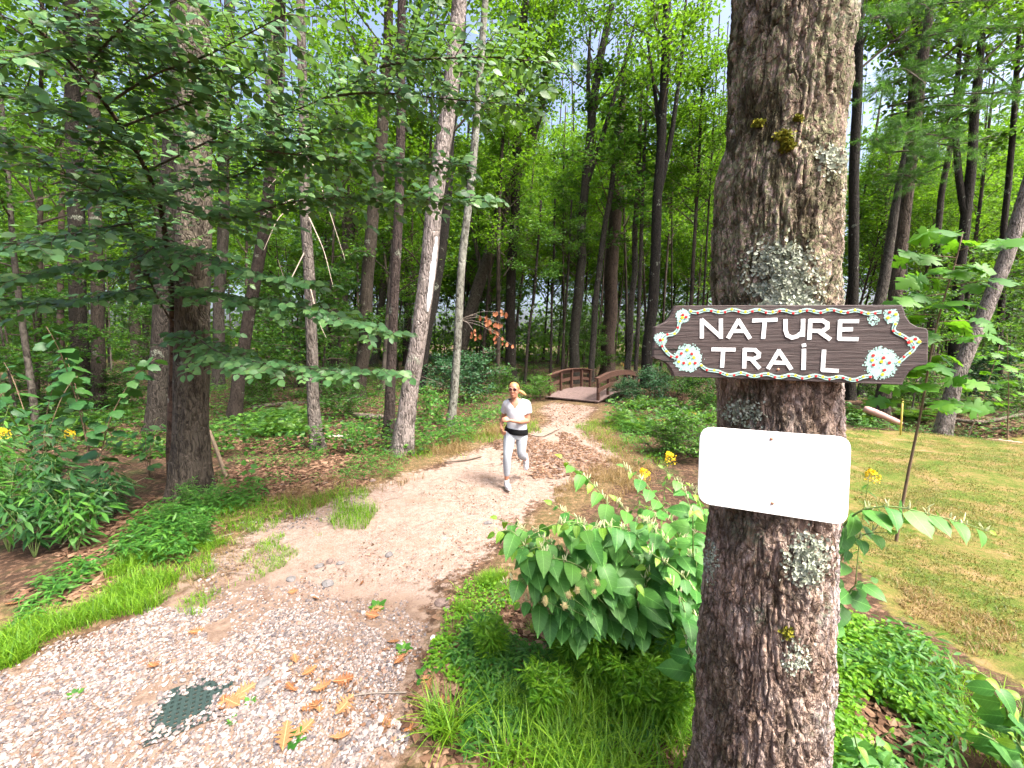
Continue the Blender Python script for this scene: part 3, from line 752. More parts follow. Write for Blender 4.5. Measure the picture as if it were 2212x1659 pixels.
def remeshed(mb, name, mat, parent, voxel=.008, smooth=4, cut=None):
    o = mb.build(name + "_raw", mat, parent, True)
    r = o.modifiers.new("r", 'REMESH'); r.mode = 'VOXEL'; r.voxel_size = voxel; r.use_smooth_shade = True
    s = o.modifiers.new("s", 'SMOOTH'); s.factor = .5; s.iterations = smooth
    dg = bpy.context.evaluated_depsgraph_get(); dg.update()
    me = bpy.data.meshes.new_from_object(o.evaluated_get(dg), depsgraph=dg)
    bpy.data.objects.remove(o)
    if cut is not None:
        import bmesh
        bm = bmesh.new(); bm.from_mesh(me)
        bmesh.ops.delete(bm, geom=[f for f in bm.faces if cut(f.calc_center_median())], context='FACES'); bm.to_mesh(me); bm.free()
    me.name = name
    for p in me.polygons: p.use_smooth = True
    me.materials.clear(); me.materials.append(mat)
    q = bpy.data.objects.new(name, me); COL.objects.link(q); q.parent = parent; ORG[q.name] = ORG[parent.name]
    return q
RP = gpt(1112, 1046)
runner = thing("person", RP, "woman running in white t-shirt, light grey leggings, black waist belt and sunglasses", "person")
def loc(V): return np.asarray(V, float) + RP
class LB(MB):
    def build(s, *a, **k):
        s.V = [v + RP for v in s.V]; return MB.build(s, *a, **k)
m_skin = plain("skin", (.34, .155, .095), .5, .4, .06, 12)
m_shirt = plain("white_cotton", (.46, .47, .51), .85, .2, .05, 25, .25)
m_pant = plain("heather_grey_leggings", (.30, .325, .36), .85, .2, .12, 90, .2)
m_black = plain("black_elastic", (.006, .006, .007), .95, .1, .1, 40)
m_hair = plain("blond_hair", (.30, .165, .055), .5, .4, .35, 60, .4)
m_shoe = plain("pale_grey_mesh_shoe", (.46, .46, .49), .7, .3, .1, 120, .2)
m_sole = plain("white_sole", (.52, .5, .49), .7, .3, .1, 40)
m_sock = plain("coral_sock", (.75, .22, .16), .8, .2, .1, 40)
m_lens = plain("dark_red_lens", (.06, .008, .012), .12, .7, .1, 10)
m_lip = plain("smile", (.6, .25, .2), .5, .4, .05, 10)
FW = unit(np.array([-.24, -.97, 0])); SW = np.array([-FW[1], FW[0], 0]) * -1   # face direction and its sideways axis
SW = np.array([.97, -.24, 0]); HR = np.stack([SW, -FW, [0, 0, 1]], -1)          # local x side, y back, z up
HC = np.array([-.012, -.035, 1.47])
def hp(x, y, z): return HC + HR @ np.array([x, y, z])
body = LB()
hr = [(0, -.050, -.112, .022, .020), (0, -.040, -.105, .036, .036), (0, -.022, -.085, .050, .058), (0, -.008, -.05, .062, .075), (0, 0, -.01, .068, .084), (0, 0, .03, .071, .088), (0, .004, .065, .067, .083), (0, .006, .092, .050, .064), (0, .006, .108, .025, .034)]
hv, hf = loft(hr, 22); body.add(HC + hv @ HR.T, hf)
body.add(*ball(hp(0, -.088, -.022), (.011, .016, .018), 7, HR)); body.add(*ball(hp(0, -.083, -.002), (.009, .010, .026), 7, HR))
body.add(*ball(hp(0, -.074, -.062), (.025, .012, .012), 7, HR)); body.add(*ball(hp(0, -.068, -.098), (.02, .014, .012), 7, HR))
for s_ in (-1, 1):
    body.add(*ball(hp(s_ * .071, .012, -.012), (.010, .02, .03), 7, HR)); body.add(*ball(hp(s_ * .036, -.062, -.035), (.02, .016, .016), 7, HR))
limb(body, [(-.008, -.005, 1.40), (0, .012, 1.335), (.02, .02, 1.27)], [.047, .049, .07])
tv, tf = loft([(.03, .015, .80, .135, .095), (.03, .012, .92, .128, .088), (.03, .008, 1.02, .125, .088), (.03, .005, 1.12, .135, .094), (.028, .008, 1.21, .145, .09), (.025, .012, 1.275, .13, .075), (.02, .014, 1.315, .085, .058), (.01, .012, 1.345, .05, .048)]); body.add(tv, tf)
# her left arm (viewer's right): bent across the front
limb(body, [(.165, .012, 1.265), (.192, .02, 1.13), (.185, -.005, 1.005)], [.047, .041, .035])
limb(body, [(.185, -.005, 1.005), (.07, -.15, 1.02), (-.075, -.205, 1.055)], [.036, .033, .022])
# her right arm (viewer's left): drawn back
limb(body, [(-.108, .02, 1.27), (-.155, .11, 1.13), (-.175, .19, 1.01)], [.046, .04, .034])
limb(body, [(-.175, .19, 1.01), (-.205, .10, .935), (-.195, .0, .885)], [.035, .031, .021])
def hand(wrist, d, n, mirror=1):
    d = unit(d); n = unit(n - (n @ d) * d); s = np.cross(n, d) * mirror
    w = np.asarray(wrist, float)
    body.add(*ball(w + d * .045, (.046, .034, .016), 9, np.stack([d, s, n], -1)))
    for k, (o_, ln) in enumerate(((-.027, .055), (-.009, .064), (.010, .060), (.027, .048))):
        b0 = w + d * .072 + s * o_; k1 = b0 + d * ln * .5 - n * .012; k2 = k1 - n * .026 + d * .004; k3 = k2 - n * .012 - d * .022
        body.tube(smooth_path([b0 - d * .02, b0, k1, k2, k3], 9), np.linspace(.0095, .0075, 9), 8)
    b0 = w + d * .025 - s * .030; body.tube(smooth_path([b0, b0 + d * .028 - s * .018 - n * .006, b0 + d * .052 - s * .010 - n * .022], 7), np.linspace(.011, .008, 7), 8)
hand((-.075, -.205, 1.055), np.array([-.96, -.2, .15]), np.array([-.05, -.9, .45]), 1)
hand((-.195, .0, .885), np.array([.15, -.85, -.45]), np.array([-1., -.1, 0]), -1)
HIPR, KNR, ANR = (-.068, .0, .83), (-.112, -.14, .50), (-.122, -.075, .12)
HIPL, KNL, ANL = (.105, .01, .83), (.092, -.04, .50), (.158, .27, .36)
limb(body, [HIPR, KNR, ANR], [.075, .048, .031]); limb(body, [HIPL, KNL, ANL], [.075, .048, .031])
body_o = remeshed(body, "body", m_skin, runner, .0075, 3)
LBx = LB(); V_, F_ = ball(hp(0, -.0835, -.060), (.021, .006, .0045), 7, HR); LBx.add(V_, F_); LBx.build("smile", m_lip, runner, True)
# t-shirt with a V neck
sh = LB()
tv, tf = loft([(.028, .012, .875, .150, .112), (.03, .010, .93, .147, .108), (.03, .006, 1.02, .143, .105), (.03, .002, 1.12, .153, .112), (.03, .004, 1.20, .164, .108), (.028, .010, 1.265, .155, .09), (.022, .014, 1.31, .108, .07), (.012, .014, 1.345, .06, .056)], 28)
sh.add(tv, tf)
limb(sh, [(.12, .01, 1.275), (.172, .014, 1.25), (.196, .02, 1.135)], [.058, .066, .060]); limb(sh, [(-.07, .014, 1.28), (-.118, .03, 1.25), (-.155, .105, 1.14)], [.058, .064, .058])
vx = lambda z: .015 - .01
def cutshirt(c):
    x, y, z = c
    if z > 1.338: return True
    if y < .0 and z > 1.205 and abs(x - .0) < (z - 1.205) * .78 + .004: return True
    if z < .885: return True
    a = np.array([.196, .02, 1.135]); d = unit(np.array([.024, .006, -.115]))
    if np.dot(np.array(c) - a, d) > .012 and x > .135 and z < 1.16 and z > 1.03: return True
    a = np.array([-.155, .105, 1.14]); d = unit(np.array([-.037, .075, -.11]))
    return bool(np.dot(np.array(c) - a, d) > .012 and y > .075 and x < -.1)
remeshed(sh, "t_shirt", m_shirt, runner, .0085, 4, cutshirt)
# leggings
pt = LB()
tv, tf = loft([(.02, .012, .74, .135, .10), (.022, .014, .80, .158, .118), (.025, .012, .86, .150, .112), (.028, .01, .90, .144, .106)], 24); pt.add(tv, tf)
mix3 = lambda A, B, t: tuple(np.array(A) * (1 - t) + np.array(B) * t)
limb(pt, [HIPR, mix3(HIPR, KNR, .45), KNR, mix3(KNR, ANR, .35), mix3(KNR, ANR, .68)], [.090, .083, .060, .058, .046], 18)
limb(pt, [HIPL, mix3(HIPL, KNL, .45), KNL, mix3(KNL, ANL, .4), mix3(KNL, ANL, .85)], [.090, .082, .060, .056, .044], 18)
pt.add(*ball((.06, .06, .80), (.085, .075, .08), 9)); pt.add(*ball((-.03, .06, .80), (.085, .075, .08), 9))
remeshed(pt, "leggings", m_pant, runner, .0085, 4)
bt = LB(); a = np.arange(36) / 36 * 2 * np.pi; Vb = []
for (dz, g) in ((-.042, .004), (-.042, .013), (-.02, .016), (.02, .015), (.038, .010), (.038, .004)):
    Vb.append(np.stack([.024 + (.158 + g - (dz > .0) * .006) * np.cos(a), .012 + (.118 + g - (dz > 0) * .004) * np.sin(a), .868 + dz - .020 * np.cos(a) + .01 * np.sin(a)], -1))
i_ = np.arange(6)[:, None] * 36; j_ = np.arange(36)[None]; jj = (j_ + 1) % 36; i2 = (i_ + 36) % 216
bt.add(np.concatenate(Vb), [np.stack([i_ + j_, i_ + jj, i2 + jj, i2 + j_], -1).reshape(-1, 4)]); bt.build("waist_belt", m_black, runner, True)
# hair: cap swept back into a low ponytail
hb = LB()
hb.add(*ball(hp(0, .016, .032), (.081, .096, .088), 14, HR))
hb.add(*ball(hp(0, .06, -.01), (.060, .055, .06), 10, HR))
limb(hb, [hp(.03, .10, -.03), hp(.075, .135, -.045), hp(.115, .14, -.075), hp(.15, .13, -.09)], [.024, .030, .026, .009])
def cuthair(c):
    q = HR.T @ (np.array(c) - HC); return bool(q[1] < -.005 + (-.08) * np.clip((q[2] - .015) / .05, 0, 1) and q[2] < .062)
remeshed(hb, "hair", m_hair, runner, .0075, 2, cuthair)
hb2 = LB(); hb2.tube([hp(.082 * math.cos(t), .016 - .035 * math.sin(t), .035 + .087 * math.sin(t)) for t in np.linspace(-.1, math.pi + .1, 18)], .005, 6); hb2.build("headband", m_black, runner, True)
# sunglasses
sg_ = LB(); rimpts = []
for s_ in (-1, 1):
    c_ = hp(s_ * .031, -.089, .012); a = np.arange(16) / 16 * 2 * np.pi
    ring = np.array([c_ + HR @ np.array([.027 * math.cos(t), .004 * abs(math.cos(t)) , .025 * math.sin(t)]) for t in np.append(a, 0)])
    sg_.tube(ring, .0028, 6, False)
    sg_.tube([hp(s_ * .057, -.084, .016), hp(s_ * .074, -.05, .016), hp(s_ * .078, .01, .010)], .0026, 6)
sg_.tube([hp(-.006, -.093, .018), hp(0, -.096, .02), hp(.006, -.093, .018)], .0024, 6)
glasses = sg_.build("sunglasses", plain("gold_frame", (.5, .4, .3), .3, .5, .1, 10, 0, .8), runner, True)
for s_ in (-1, 1):
    lb = LB(); V_, F_ = ball(hp(s_ * .031, -.0885, .012), (.026, .004, .024), 9, HR); lb.add(V_, F_); lb.build("lens", m_lens, glasses, True)
# shoes
def shoe(an, d, up, sockm):
    d = unit(d); up = unit(np.asarray(up, float) - (np.asarray(up) @ d) * d); s = np.cross(up, d); an = np.asarray(an, float); R_ = np.stack([d, s, up], -1)
    heel = an - up * .075
    mb = LB()
    for (x, z, rx, ry, rz) in ((-.035, .032, .045, .034, .036), (.0, .05, .045, .035, .045), (.05, .036, .055, .038, .036), (.11, .026, .055, .042, .028), (.155, .02, .04, .036, .02)):
        mb.add(*ball(heel + R_ @ np.array([x, 0, z]), (rx, ry, rz), 9, R_))
    so = remeshed(mb, "shoe", m_shoe, runner, .007, 3)
    sl = LB(); a = np.arange(22) / 22 * 2 * np.pi; o2 = np.stack([.06 + .135 * np.cos(a), (.038 + .006 * np.cos(a - .3)) * np.sin(a), 0 * a], -1)
    Vs = np.concatenate([heel + (o2 + np.array([0, 0, z])) @ R_.T for z in (-.012, .008)]); k = np.arange(22); k2 = (k + 1) % 22
    sl.add(Vs, [np.stack([k, k2, k2 + 22, k + 22], -1), np.array([k[::-1], k + 22])]); sl.build("sole", m_sole, so, False)
    la = LB()
    for q_ in range(4): c_ = heel + R_ @ np.array([.035 + .02 * q_, 0, .088 - .012 * q_]); la.tube([c_ - s * .02, c_ + up * .004, c_ + s * .02], .0035, 5)
    la.build("lace", m_sole, so, True)
    if sockm is not None: LB().tube([an - up * .03, an + up * .025], [.041, .037], 14).build("sock", sockm, runner, True)
shoe(ANR, np.array([.22, -.95, .10]), np.array([0, .1, 1.]), m_sole)
shoe(ANL, np.array([-.05, -.18, -.98]) + np.array([.08, .0, 0]), np.array([-.25, -.75, .45]), m_sock)

# ------------------------------------------------------------------ trees
def perm(V): V = np.asarray(V); return np.stack([V[..., 2], V[..., 0], V[..., 1]], -1)      # local x becomes "up"
def make_crown(h, r, nl, leaves, size, seed, mat, el=(.45, 1.0), clump=.30, shape=.55, z_low=0.0, limb_r=.045):
    g = np.random.default_rng(seed); mb = MB(); S = []; W = []
    for i in range(nl):
        u = (i + g.uniform(0, 1)) / nl; z0 = h * (z_low + (.92 - z_low) * u); a = i * 2.4 + g.normal(0, .4)
        ln = r * (1 - shape * u) * g.uniform(.65, 1.2); e = g.uniform(*el); d = np.array([math.cos(a) * math.cos(e), math.sin(a) * math.cos(e), math.sin(e)])
        P = np.array([[0, 0, z0] + d * ln * t + np.array([0, 0, .12 * ln * t * t]) + g.normal(0, .05 * ln * t, 3) for t in np.linspace(0, 1, 6)])
        mb.tube(P, np.linspace(limb_r * (1 - .5 * u), .008, 6), 5, False)
        S.append(P[2:]); W.append(.6)
        for k in range(6):
            t = g.uniform(.3, 1); b0 = np.array([np.interp(t, np.linspace(0, 1, 6), P[:, q]) for q in range(3)])
            a2 = a + g.normal(0, 1.0); d2 = unit(np.array([math.cos(a2), math.sin(a2), g.uniform(-.15, .5)])); l2 = ln * g.uniform(.25, .5)
            Q = np.array([b0 + d2 * l2 * s_ + g.normal(0, .03 * l2, 3) for s_ in np.linspace(0, 1, 4)])
            mb.tube(Q, np.linspace(.014, .005, 4), 4, False); S.append(Q); W.append(1.)
    W = np.array(W); W /= W.sum(); pick = g.choice(len(S), leaves, p=W); t = g.uniform(.15, 1, leaves)
    pos = np.array([np.array([np.interp(tt, np.linspace(0, 1, len(S[k])), S[k][:, q]) for q in range(3)]) for k, tt in zip(pick, t)])
    pos += g.normal(0, 1, (leaves, 3)) * np.array([clump, clump, clump * .55])
    a = g.uniform(0, 2 * np.pi, leaves); d = np.stack([np.cos(a), np.sin(a), g.normal(-.25, .3, leaves)], -1); n = np.stack([g.normal(0, .8, leaves), g.normal(0, .8, leaves), np.ones(leaves)], -1)
    V, F, ow = scatter(T_far, pos, d, n, size * g.uniform(.6, 1.35, leaves))
    o1 = obj("crown", perm(V), F, mat, None, g.uniform(0, .55, leaves)[ow]); o2 = mb.build("branches", M['dark_twig'])
    me2 = o2.data; co_ = np.zeros(len(me2.vertices) * 3); me2.vertices.foreach_get("co", co_); me2.vertices.foreach_set("co", perm(co_.reshape(-1, 3)).ravel()); me2.update()
    me1 = o1.data; bpy.data.objects.remove(o1); bpy.data.objects.remove(o2)
    return me1, me2
CAN = [make_crown(9, 3.4, 20, 4900, .17, 100 + k, M['canopy']) for k in range(4)]
UND = [make_crown(4.6, 1.9, 16, 3200, .13, 200 + k, M['under'], (-.05, .5), .17, .5, 0.0, .02) for k in range(4)]

def trunk_mesh(path, radii, sides, seed, rough=.06, flare=.5, flare_h=.35):
    P = np.asarray(path, float); n = len(P); z = P[:, 2] - P[0, 2]
    R = np.asarray(radii, float) * (1 + flare * np.exp(-z / flare_h))
    a = np.arange(sides) / sides * 2 * np.pi; A, Z = np.meshgrid(a, z)
    q = np.stack([np.cos(A) * 2.2, np.sin(A) * 2.2, Z * 1.1], -1); q2 = np.stack([np.cos(A) * 7, np.sin(A) * 7, Z * 1.6], -1)
    rr = R[:, None] * (1 + rough * 2 * (fbm(q, 3, seed) - .5) + rough * 1.6 * (fbm(q2, 2, seed + 3) - .5) + .35 * flare * np.sin(A * 4 + seed) * np.exp(-Z / flare_h))
    V = np.stack([P[:, 0:1] + np.cos(A) * rr, P[:, 1:2] + np.sin(A) * rr, np.broadcast_to(P[:, 2:3], A.shape)], -1)
    i = np.arange(n - 1)[:, None] * sides; j = np.arange(sides)[None]; j2 = (j + 1) % sides
    return V.reshape(-1, 3), [np.stack([i + j, i + j2, i + sides + j2, i + sides + j], -1).reshape(-1, 4), np.array([np.arange(sides) + (n - 1) * sides])]
UPV = np.array([0, 0, 1.0])
def px_tree(pts, w, label, col, H=15, bark='bark', crown=None, crown_z=8.0, crown_s=1.0, sides=16, group=None, forks=(), name="tree", rough=.06, Y=None, flare=.5, y_drift=0.0):
    """trunk traced through pixels at the distance of its foot; w = widths in pixels at those points"""
    pts = np.array(pts, float); base = gpt(*pts[0])
    if Y is not None: base = at(pts[0][0], pts[0][1], Y); base[2] = gz(base[0], base[1])
    Yb = base[1]; P = np.array([at(p[0], p[1], Yb + y_drift * k) for k, p in enumerate(pts)]); P[0] = base
    scale = np.hypot(1, (pts[:, 0] - CX) / FPX); R = np.array(w, float) / 2 * Yb / FPX / scale
    d = P[-1] - P[-2]; d = d / d[2]; d[:2] = np.clip(d[:2], -.22, .22); top = P[-1]
    k = 1
    while P[-1][2] < H and k < 12:
        P = np.vstack([P, P[-1] + (d * np.array([.8 ** k, .8 ** k, 1])) * max(1.2, (H - top[2]) / 6)]); R = np.append(R, R[-1] * .86); k += 1
    P[0] -= np.array([0, 0, .12])
    zs = np.concatenate([np.linspace(P[0, 2], P[0, 2] + .8, 9)[:-1], np.arange(P[0, 2] + .8, P[-1, 2], .28)])
    PP = np.stack([np.interp(zs, P[:, 2], P[:, 0]), np.interp(zs, P[:, 2], P[:, 1]), zs], -1); RR_ = np.interp(zs, P[:, 2], R)
    for _ in range(3): PP[1:-1, :2] = (PP[:-2, :2] + 2 * PP[1:-1, :2] + PP[2:, :2]) / 4
    wob = (fbm(np.stack([zs * .5, 0 * zs + pts[0, 0], 0 * zs], -1), 2, 9) - .5) * RR_ * .9; PP[:, 0] += wob * np.clip((zs - zs[0]) / 2, 0, 1)
    t = thing(name, base, label, "tree", group)
    if Yb < 10.5: crown_z = max(crown_z, 10.5) if H > 12 else crown_z; crown_s *= .65 if H > 12 else 1
    o = obj("trunk", *trunk_mesh(PP, RR_, sides, int(pts[0, 0]) % 97, rough, flare), M[bark], t, None, True); col = (col[0] * .58, col[1] * .60, col[2] * .60); o.color = (*col, 1)
    for f in forks:
        fp = np.array(f[0], float); Q = np.array([at(p[0], p[1], Yb + .15 * k) for k, p in enumerate(fp)]); d = Q[-1] - Q[-2]; d = d / max(d[2], .1); d[:2] = np.clip(d[:2], -.3, .3)
        while Q[-1][2] < H * .9: Q = np.vstack([Q, Q[-1] + d * 1.6])
        n_ = 22; Qs = smooth_path(Q, n_)
        bo = MB().tube(Qs, np.linspace(f[1], f[1] * .45, n_) / 2 * Yb / FPX, 9).build("limb", M[bark], t, True); bo.color = (*col, 1)
    if crown is not None:
        c0 = np.array([np.interp(crown_z, PP[:, 2], PP[:, q]) for q in range(2)] + [crown_z])
        a = random.uniform(0, 6.28); n = np.array([math.cos(a), math.sin(a), 0]); ax = unit(np.array([*(d[:2] * .5), 1.0])) if abs(d[0]) < 1 else UPV
        inst("crown", crown[0], t, c0, ax, n, crown_s); inst("branches", crown[1], t, c0, ax, n, crown_s).color = (*col, 1)
    return t, PP, RR_

DK = (.05, .038, .03); BR = (.08, .06, .047); GR = (.11, .092, .075)
px_tree([(412, 1072), (412, 960), (414, 800), (414, 600), (418, 400), (420, 200), (415, 0)], [92, 84, 80, 77, 76, 74, 72], "thick mossy grey-brown trunk, the nearest tree left of the path", (.20, .16, .125), 16, crown=CAN[0], crown_z=9.0, sides=44, rough=.10, flare=.38)
px_tree([(338, 938), (345, 800), (352, 600), (362, 400), (378, 200), (390, 0)], [52, 46, 44, 42, 40, 38], "dark tree just behind and left of the nearest mossy trunk", (.10, .082, .068), 16, crown=CAN[1], crown_z=9, sides=22, rough=.1)
px_tree([(470, 840), (474, 680), (480, 500), (490, 200), (498, 0)], [28, 26, 25, 24, 22], "straight grey-brown trunk half hidden behind the nearest mossy trunk", (.14, .115, .1), crown=CAN[2], crown_z=9)
px_tree([(176, 884), (172, 700), (166, 500), (160, 300), (152, 0)], [44, 40, 38, 36, 33], "dark left stem of the twin trunks at the far left", (.055, .045, .036), crown=CAN[3], crown_z=9, sides=20, rough=.1)
px_tree([(212, 884), (209, 700), (206, 500), (203, 300), (200, 0)], [34, 31, 30, 28, 26], "lighter brown right stem of the twin trunks at the far left", (.11, .085, .068), crown=None, sides=18, rough=.09)
px_tree([(81, 949), (68, 820), (56, 740), (42, 645), (30, 560), (20, 420)], [20, 18, 17, 16, 15, 13], "thin pale sapling trunk leaning left at the left edge", (.17, .145, .12), 7, 'bark_smooth', UND[0], 3.4, 1.0, 12)
px_tree([(294, 800), (293, 690), (292, 576), (290, 350), (288, 0)], [27, 25, 24, 22, 20], "straight brown trunk between the twin trunks and the mossy trunk", (.14, .11, .088), crown=CAN[0], crown_z=9)
px_tree([(315, 796), (315, 690), (316, 576), (320, 300)], [15, 14, 14, 12], "slim trunk beside the straight brown trunk at left", (.15, .12, .1), crown=UND[1], crown_z=6)
px_tree([(503, 912), (512, 830), (528, 742), (552, 610), (578, 470), (592, 300), (606, 0)], [34, 30, 28, 27, 26, 24, 21], "dark trunk bending right between mossy trunk and grey sapling", (.10, .075, .062), crown=CAN[1], crown_z=9, sides=18)
px_tree([(575, 768), (576, 650), (578, 500), (584, 200), (588, 0)], [19, 18, 17, 16, 15], "left stem of the two grey trunks beyond the fern bed", (.17, .14, .115), crown=CAN[2], crown_z=9)
px_tree([(598, 768), (598, 650), (601, 500), (606, 200), (612, 0)], [18, 17, 16, 15, 14], "right stem of the two grey trunks beyond the fern bed", (.13, .105, .085), crown=None)
px_tree([(688, 972), (678, 880), (671, 784), (668, 576), (656, 400), (654, 200), (652, 0)], [33, 28, 26, 24, 22, 20, 18], "slim straight grey trunk with a hollow at its foot", (.27, .225, .20), 13, 'bark', CAN[3], 8.0, .8, 20, rough=.07)
px_tree([(838, 950), (843, 840), (848, 737), (853, 598), (858, 494), (862, 380), (868, 0)], [25, 22, 21, 20, 20, 19, 17], "dark reddish trunk just left of the pale leaning tree", (.12, .088, .078), crown=CAN[0], crown_z=9, sides=18)
kt, kP, kR = px_tree([(866, 982), (880, 880), (897, 772), (911, 675), (922, 581), (945, 379), (970, 211), (996, 0)], [46, 40, 37, 36, 36, 34, 32, 29], "pale pinkish-grey tree leaning right beside the path", (.46, .385, .36), 15, 'bark', CAN[1], 9.5, 1.0, 32, rough=.06, flare=.4)
px_tree([(897, 850), (918, 737), (932, 650), (946, 563), (962, 420), (978, 253), (992, 84)], [32, 29, 27, 26, 25, 23, 21], "nearly black trunk close behind the pale leaning tree", (.028, .023, .019), crown=CAN[2], crown_z=10, sides=18)
px_tree([(972, 925), (981, 841), (988, 702), (996, 563), (1008, 470), (1020, 379), (1030, 253), (1050, 0)], [20, 18, 17, 17, 16, 16, 15, 13], "slender pale grey trunk leaning between the pale tree and the runner", (.33, .32, .275), 13, 'bark_smooth', CAN[3], 8.5, .8, 16, rough=.06, flare=.3)
px_tree([(984, 820), (998, 744), (1033, 608), (1067, 522), (1092, 450), (1117, 379), (1164, 253), (1182, 130), (1200, 0)], [32, 29, 27, 27, 26, 25, 18, 16, 14], "strongly leaning forked tree in mid forest left of the bridge", (.155, .125, .10), crown=CAN[0], crown_z=13, sides=18,
        forks=[([(1112, 395), (1116, 320), (1128, 200), (1146, 60)], 15), ([(1040, 590), (1022, 500), (1010, 430), (1008, 330), (1014, 260)], 10)])
px_tree([(1105, 760), (1099, 690), (1104, 580), (1110, 494), (1114, 420), (1124, 200), (1134, 0)], [24, 21, 20, 20, 19, 17, 15], "straight dark trunk standing behind the runner's head", (.055, .043, .034), crown=CAN[1], crown_z=12, Y=21)
px_tree([(1244, 792), (1241, 702), (1255, 563), (1258, 500), (1278, 253), (1300, 120), (1324, 0)], [22, 20, 19, 18, 17, 15, 13], "mossy dark trunk directly behind the footbridge's left railing", (.085, .075, .058), crown=CAN[2], crown_z=13, Y=20.5, forks=[([(1266, 400), (1300, 300), (1345, 150), (1375, 40)], 12), ([(1276, 270), (1270, 180), (1275, 60)], 11)])
px_tree([(1276, 786), (1289, 633), (1307, 494), (1330, 330), (1345, 200)], [14, 13, 12, 11, 10], "slim grey trunk behind the middle of the footbridge", (.14, .12, .10), crown=UND[2], crown_z=9, Y=21, crown_s=1.6)
px_tree([(1312, 775), (1317, 633), (1326, 494), (1336, 330), (1346, 200)], [32, 29, 27, 23, 19], "stout reddish-brown pine trunk beyond the footbridge", (.145, .10, .078), bark='bark_pine', crown=None, Y=25, name="pine_tree")
px_tree([(1355, 784), (1367, 633), (1372, 520), (1380, 330)], [14, 13, 12, 10], "left stem of the thin pair beyond the right railing", (.17, .145, .12), crown=None, Y=21)
px_tree([(1373, 790), (1383, 598), (1388, 450), (1394, 300)], [9, 8, 8, 7], "thinner right stem of the thin pair beyond the right railing", (.14, .115, .1), crown=UND[3], crown_z=7, Y=20.5, crown_s=1.5)
px_tree([(1397, 812), (1406, 690), (1416, 563), (1424, 400), (1432, 200), (1440, 0)], [26, 23, 22, 20, 18, 16], "black-barked trunk nearest the bridge on its right", (.035, .029, .024), crown=CAN[3], crown_z=11, Y=17.5, forks=[([(1424, 420), (1450, 300), (1470, 150), (1482, 0)], 12), ([(1428, 320), (1415, 200), (1398, 80)], 10)])
px_tree([(1132, 770), (1144, 700), (1154, 647), (1160, 560), (1166, 480)], [7, 6, 6, 5, 5], "thin bent sapling between the runner and the bridge", DK, 8, crown=UND[0], crown_z=5, Y=19, crown_s=.8, sides=8)
px_tree([(1189, 768), (1193, 650), (1196, 563), (1199, 420)], [6, 5, 5, 4], "left of the two pencil-thin saplings behind the bridge", DK, 9, crown=None, Y=20, sides=8)
px_tree([(1213, 770), (1220, 680), (1227, 598), (1235, 420)], [6, 5, 5, 4], "right of the two pencil-thin saplings behind the bridge", DK, 9, crown=UND[1], crown_z=6, Y=20, crown_s=.8, sides=8)
px_tree([(720, 800), (731, 695), (745, 560), (763, 421), (793, 211), (808, 80)], [32, 30, 29, 28, 26, 22], "brown trunk leaning right, left of two parallel trunks in the mid forest", (.105, .082, .064), crown=CAN[0], crown_z=11, sides=18)
px_tree([(772, 860), (786, 737), (801, 560), (812, 430), (827, 295), (838, 120)], [32, 28, 27, 26, 24, 21], "brown trunk leaning right, right of two parallel trunks in the mid forest", (.10, .078, .06), crown=CAN[1], crown_z=10, sides=18)
px_tree([(806, 790), (814, 737), (831, 581), (846, 430)], [17, 16, 15, 13], "slim greyish trunk leaning beside the dark reddish trunk", (.14, .12, .10), crown=UND[2], crown_z=7, crown_s=1.5)
px_tree([(880, 792), (882, 650), (886, 494), (890, 350), (896, 200)], [17, 16, 15, 14, 12], "dark straight trunk seen just left of the pale tree's middle", DK, crown=CAN[3], crown_z=13)
px_tree([(1868, 815), (1893, 680), (1915, 579), (1952, 372), (1977, 248), (1993, 83)], [30, 27, 25, 23, 21, 18], "grey trunk leaning right behind the wooden sign's right end", (.16, .135, .115), crown=CAN[0], crown_z=11, sides=18, Y=15)
px_tree([(1838, 830), (1840, 700), (1842, 537), (1848, 300), (1853, 124), (1856, 0)], [26, 24, 23, 22, 21, 19], "dark trunk hugging the right edge of the sign tree", (.045, .037, .03), crown=CAN[2], crown_z=10, Y=14)
px_tree([(1940, 820), (1946, 640), (1954, 500), (1965, 300), (1972, 100)], [22, 21, 20, 18, 16], "dark straight trunk right of the wooden sign", (.06, .048, .038), crown=CAN[3], crown_z=11, Y=16)
px_tree([(2062, 830), (2068, 640), (2078, 529), (2101, 331), (2112, 180)], [28, 26, 25, 23, 20], "dark forked trunk behind the maple sapling", (.055, .045, .036), crown=CAN[1], crown_z=11, Y=15, forks=[([(2085, 470), (2070, 380), (2062, 250), (2072, 120)], 13)])
px_tree([(2010, 820), (2022, 560), (2035, 413), (2060, 290), (2086, 150)], [17, 16, 15, 14, 12], "slim leaning trunk between the sign and the maple sapling", (.11, .09, .072), crown=UND[3], crown_z=9, crown_s=1.8, Y=17)
px_tree([(2160, 830), (2164, 620), (2168, 496), (2184, 331), (2196, 150)], [18, 17, 16, 15, 13], "dark slim trunk near the right edge", DK, crown=CAN[2], crown_z=12, Y=17)
px_tree([(2034, 922), (2062, 830), (2094, 750), (2126, 678), (2192, 496), (2240, 350), (2275, 240)], [42, 38, 38, 38, 38, 36, 34], "pale grey trunk leaning hard right at the lawn's edge", (.44, .365, .34), 14, crown=CAN[3], crown_z=10, sides=26, rough=.07, flare=.35)
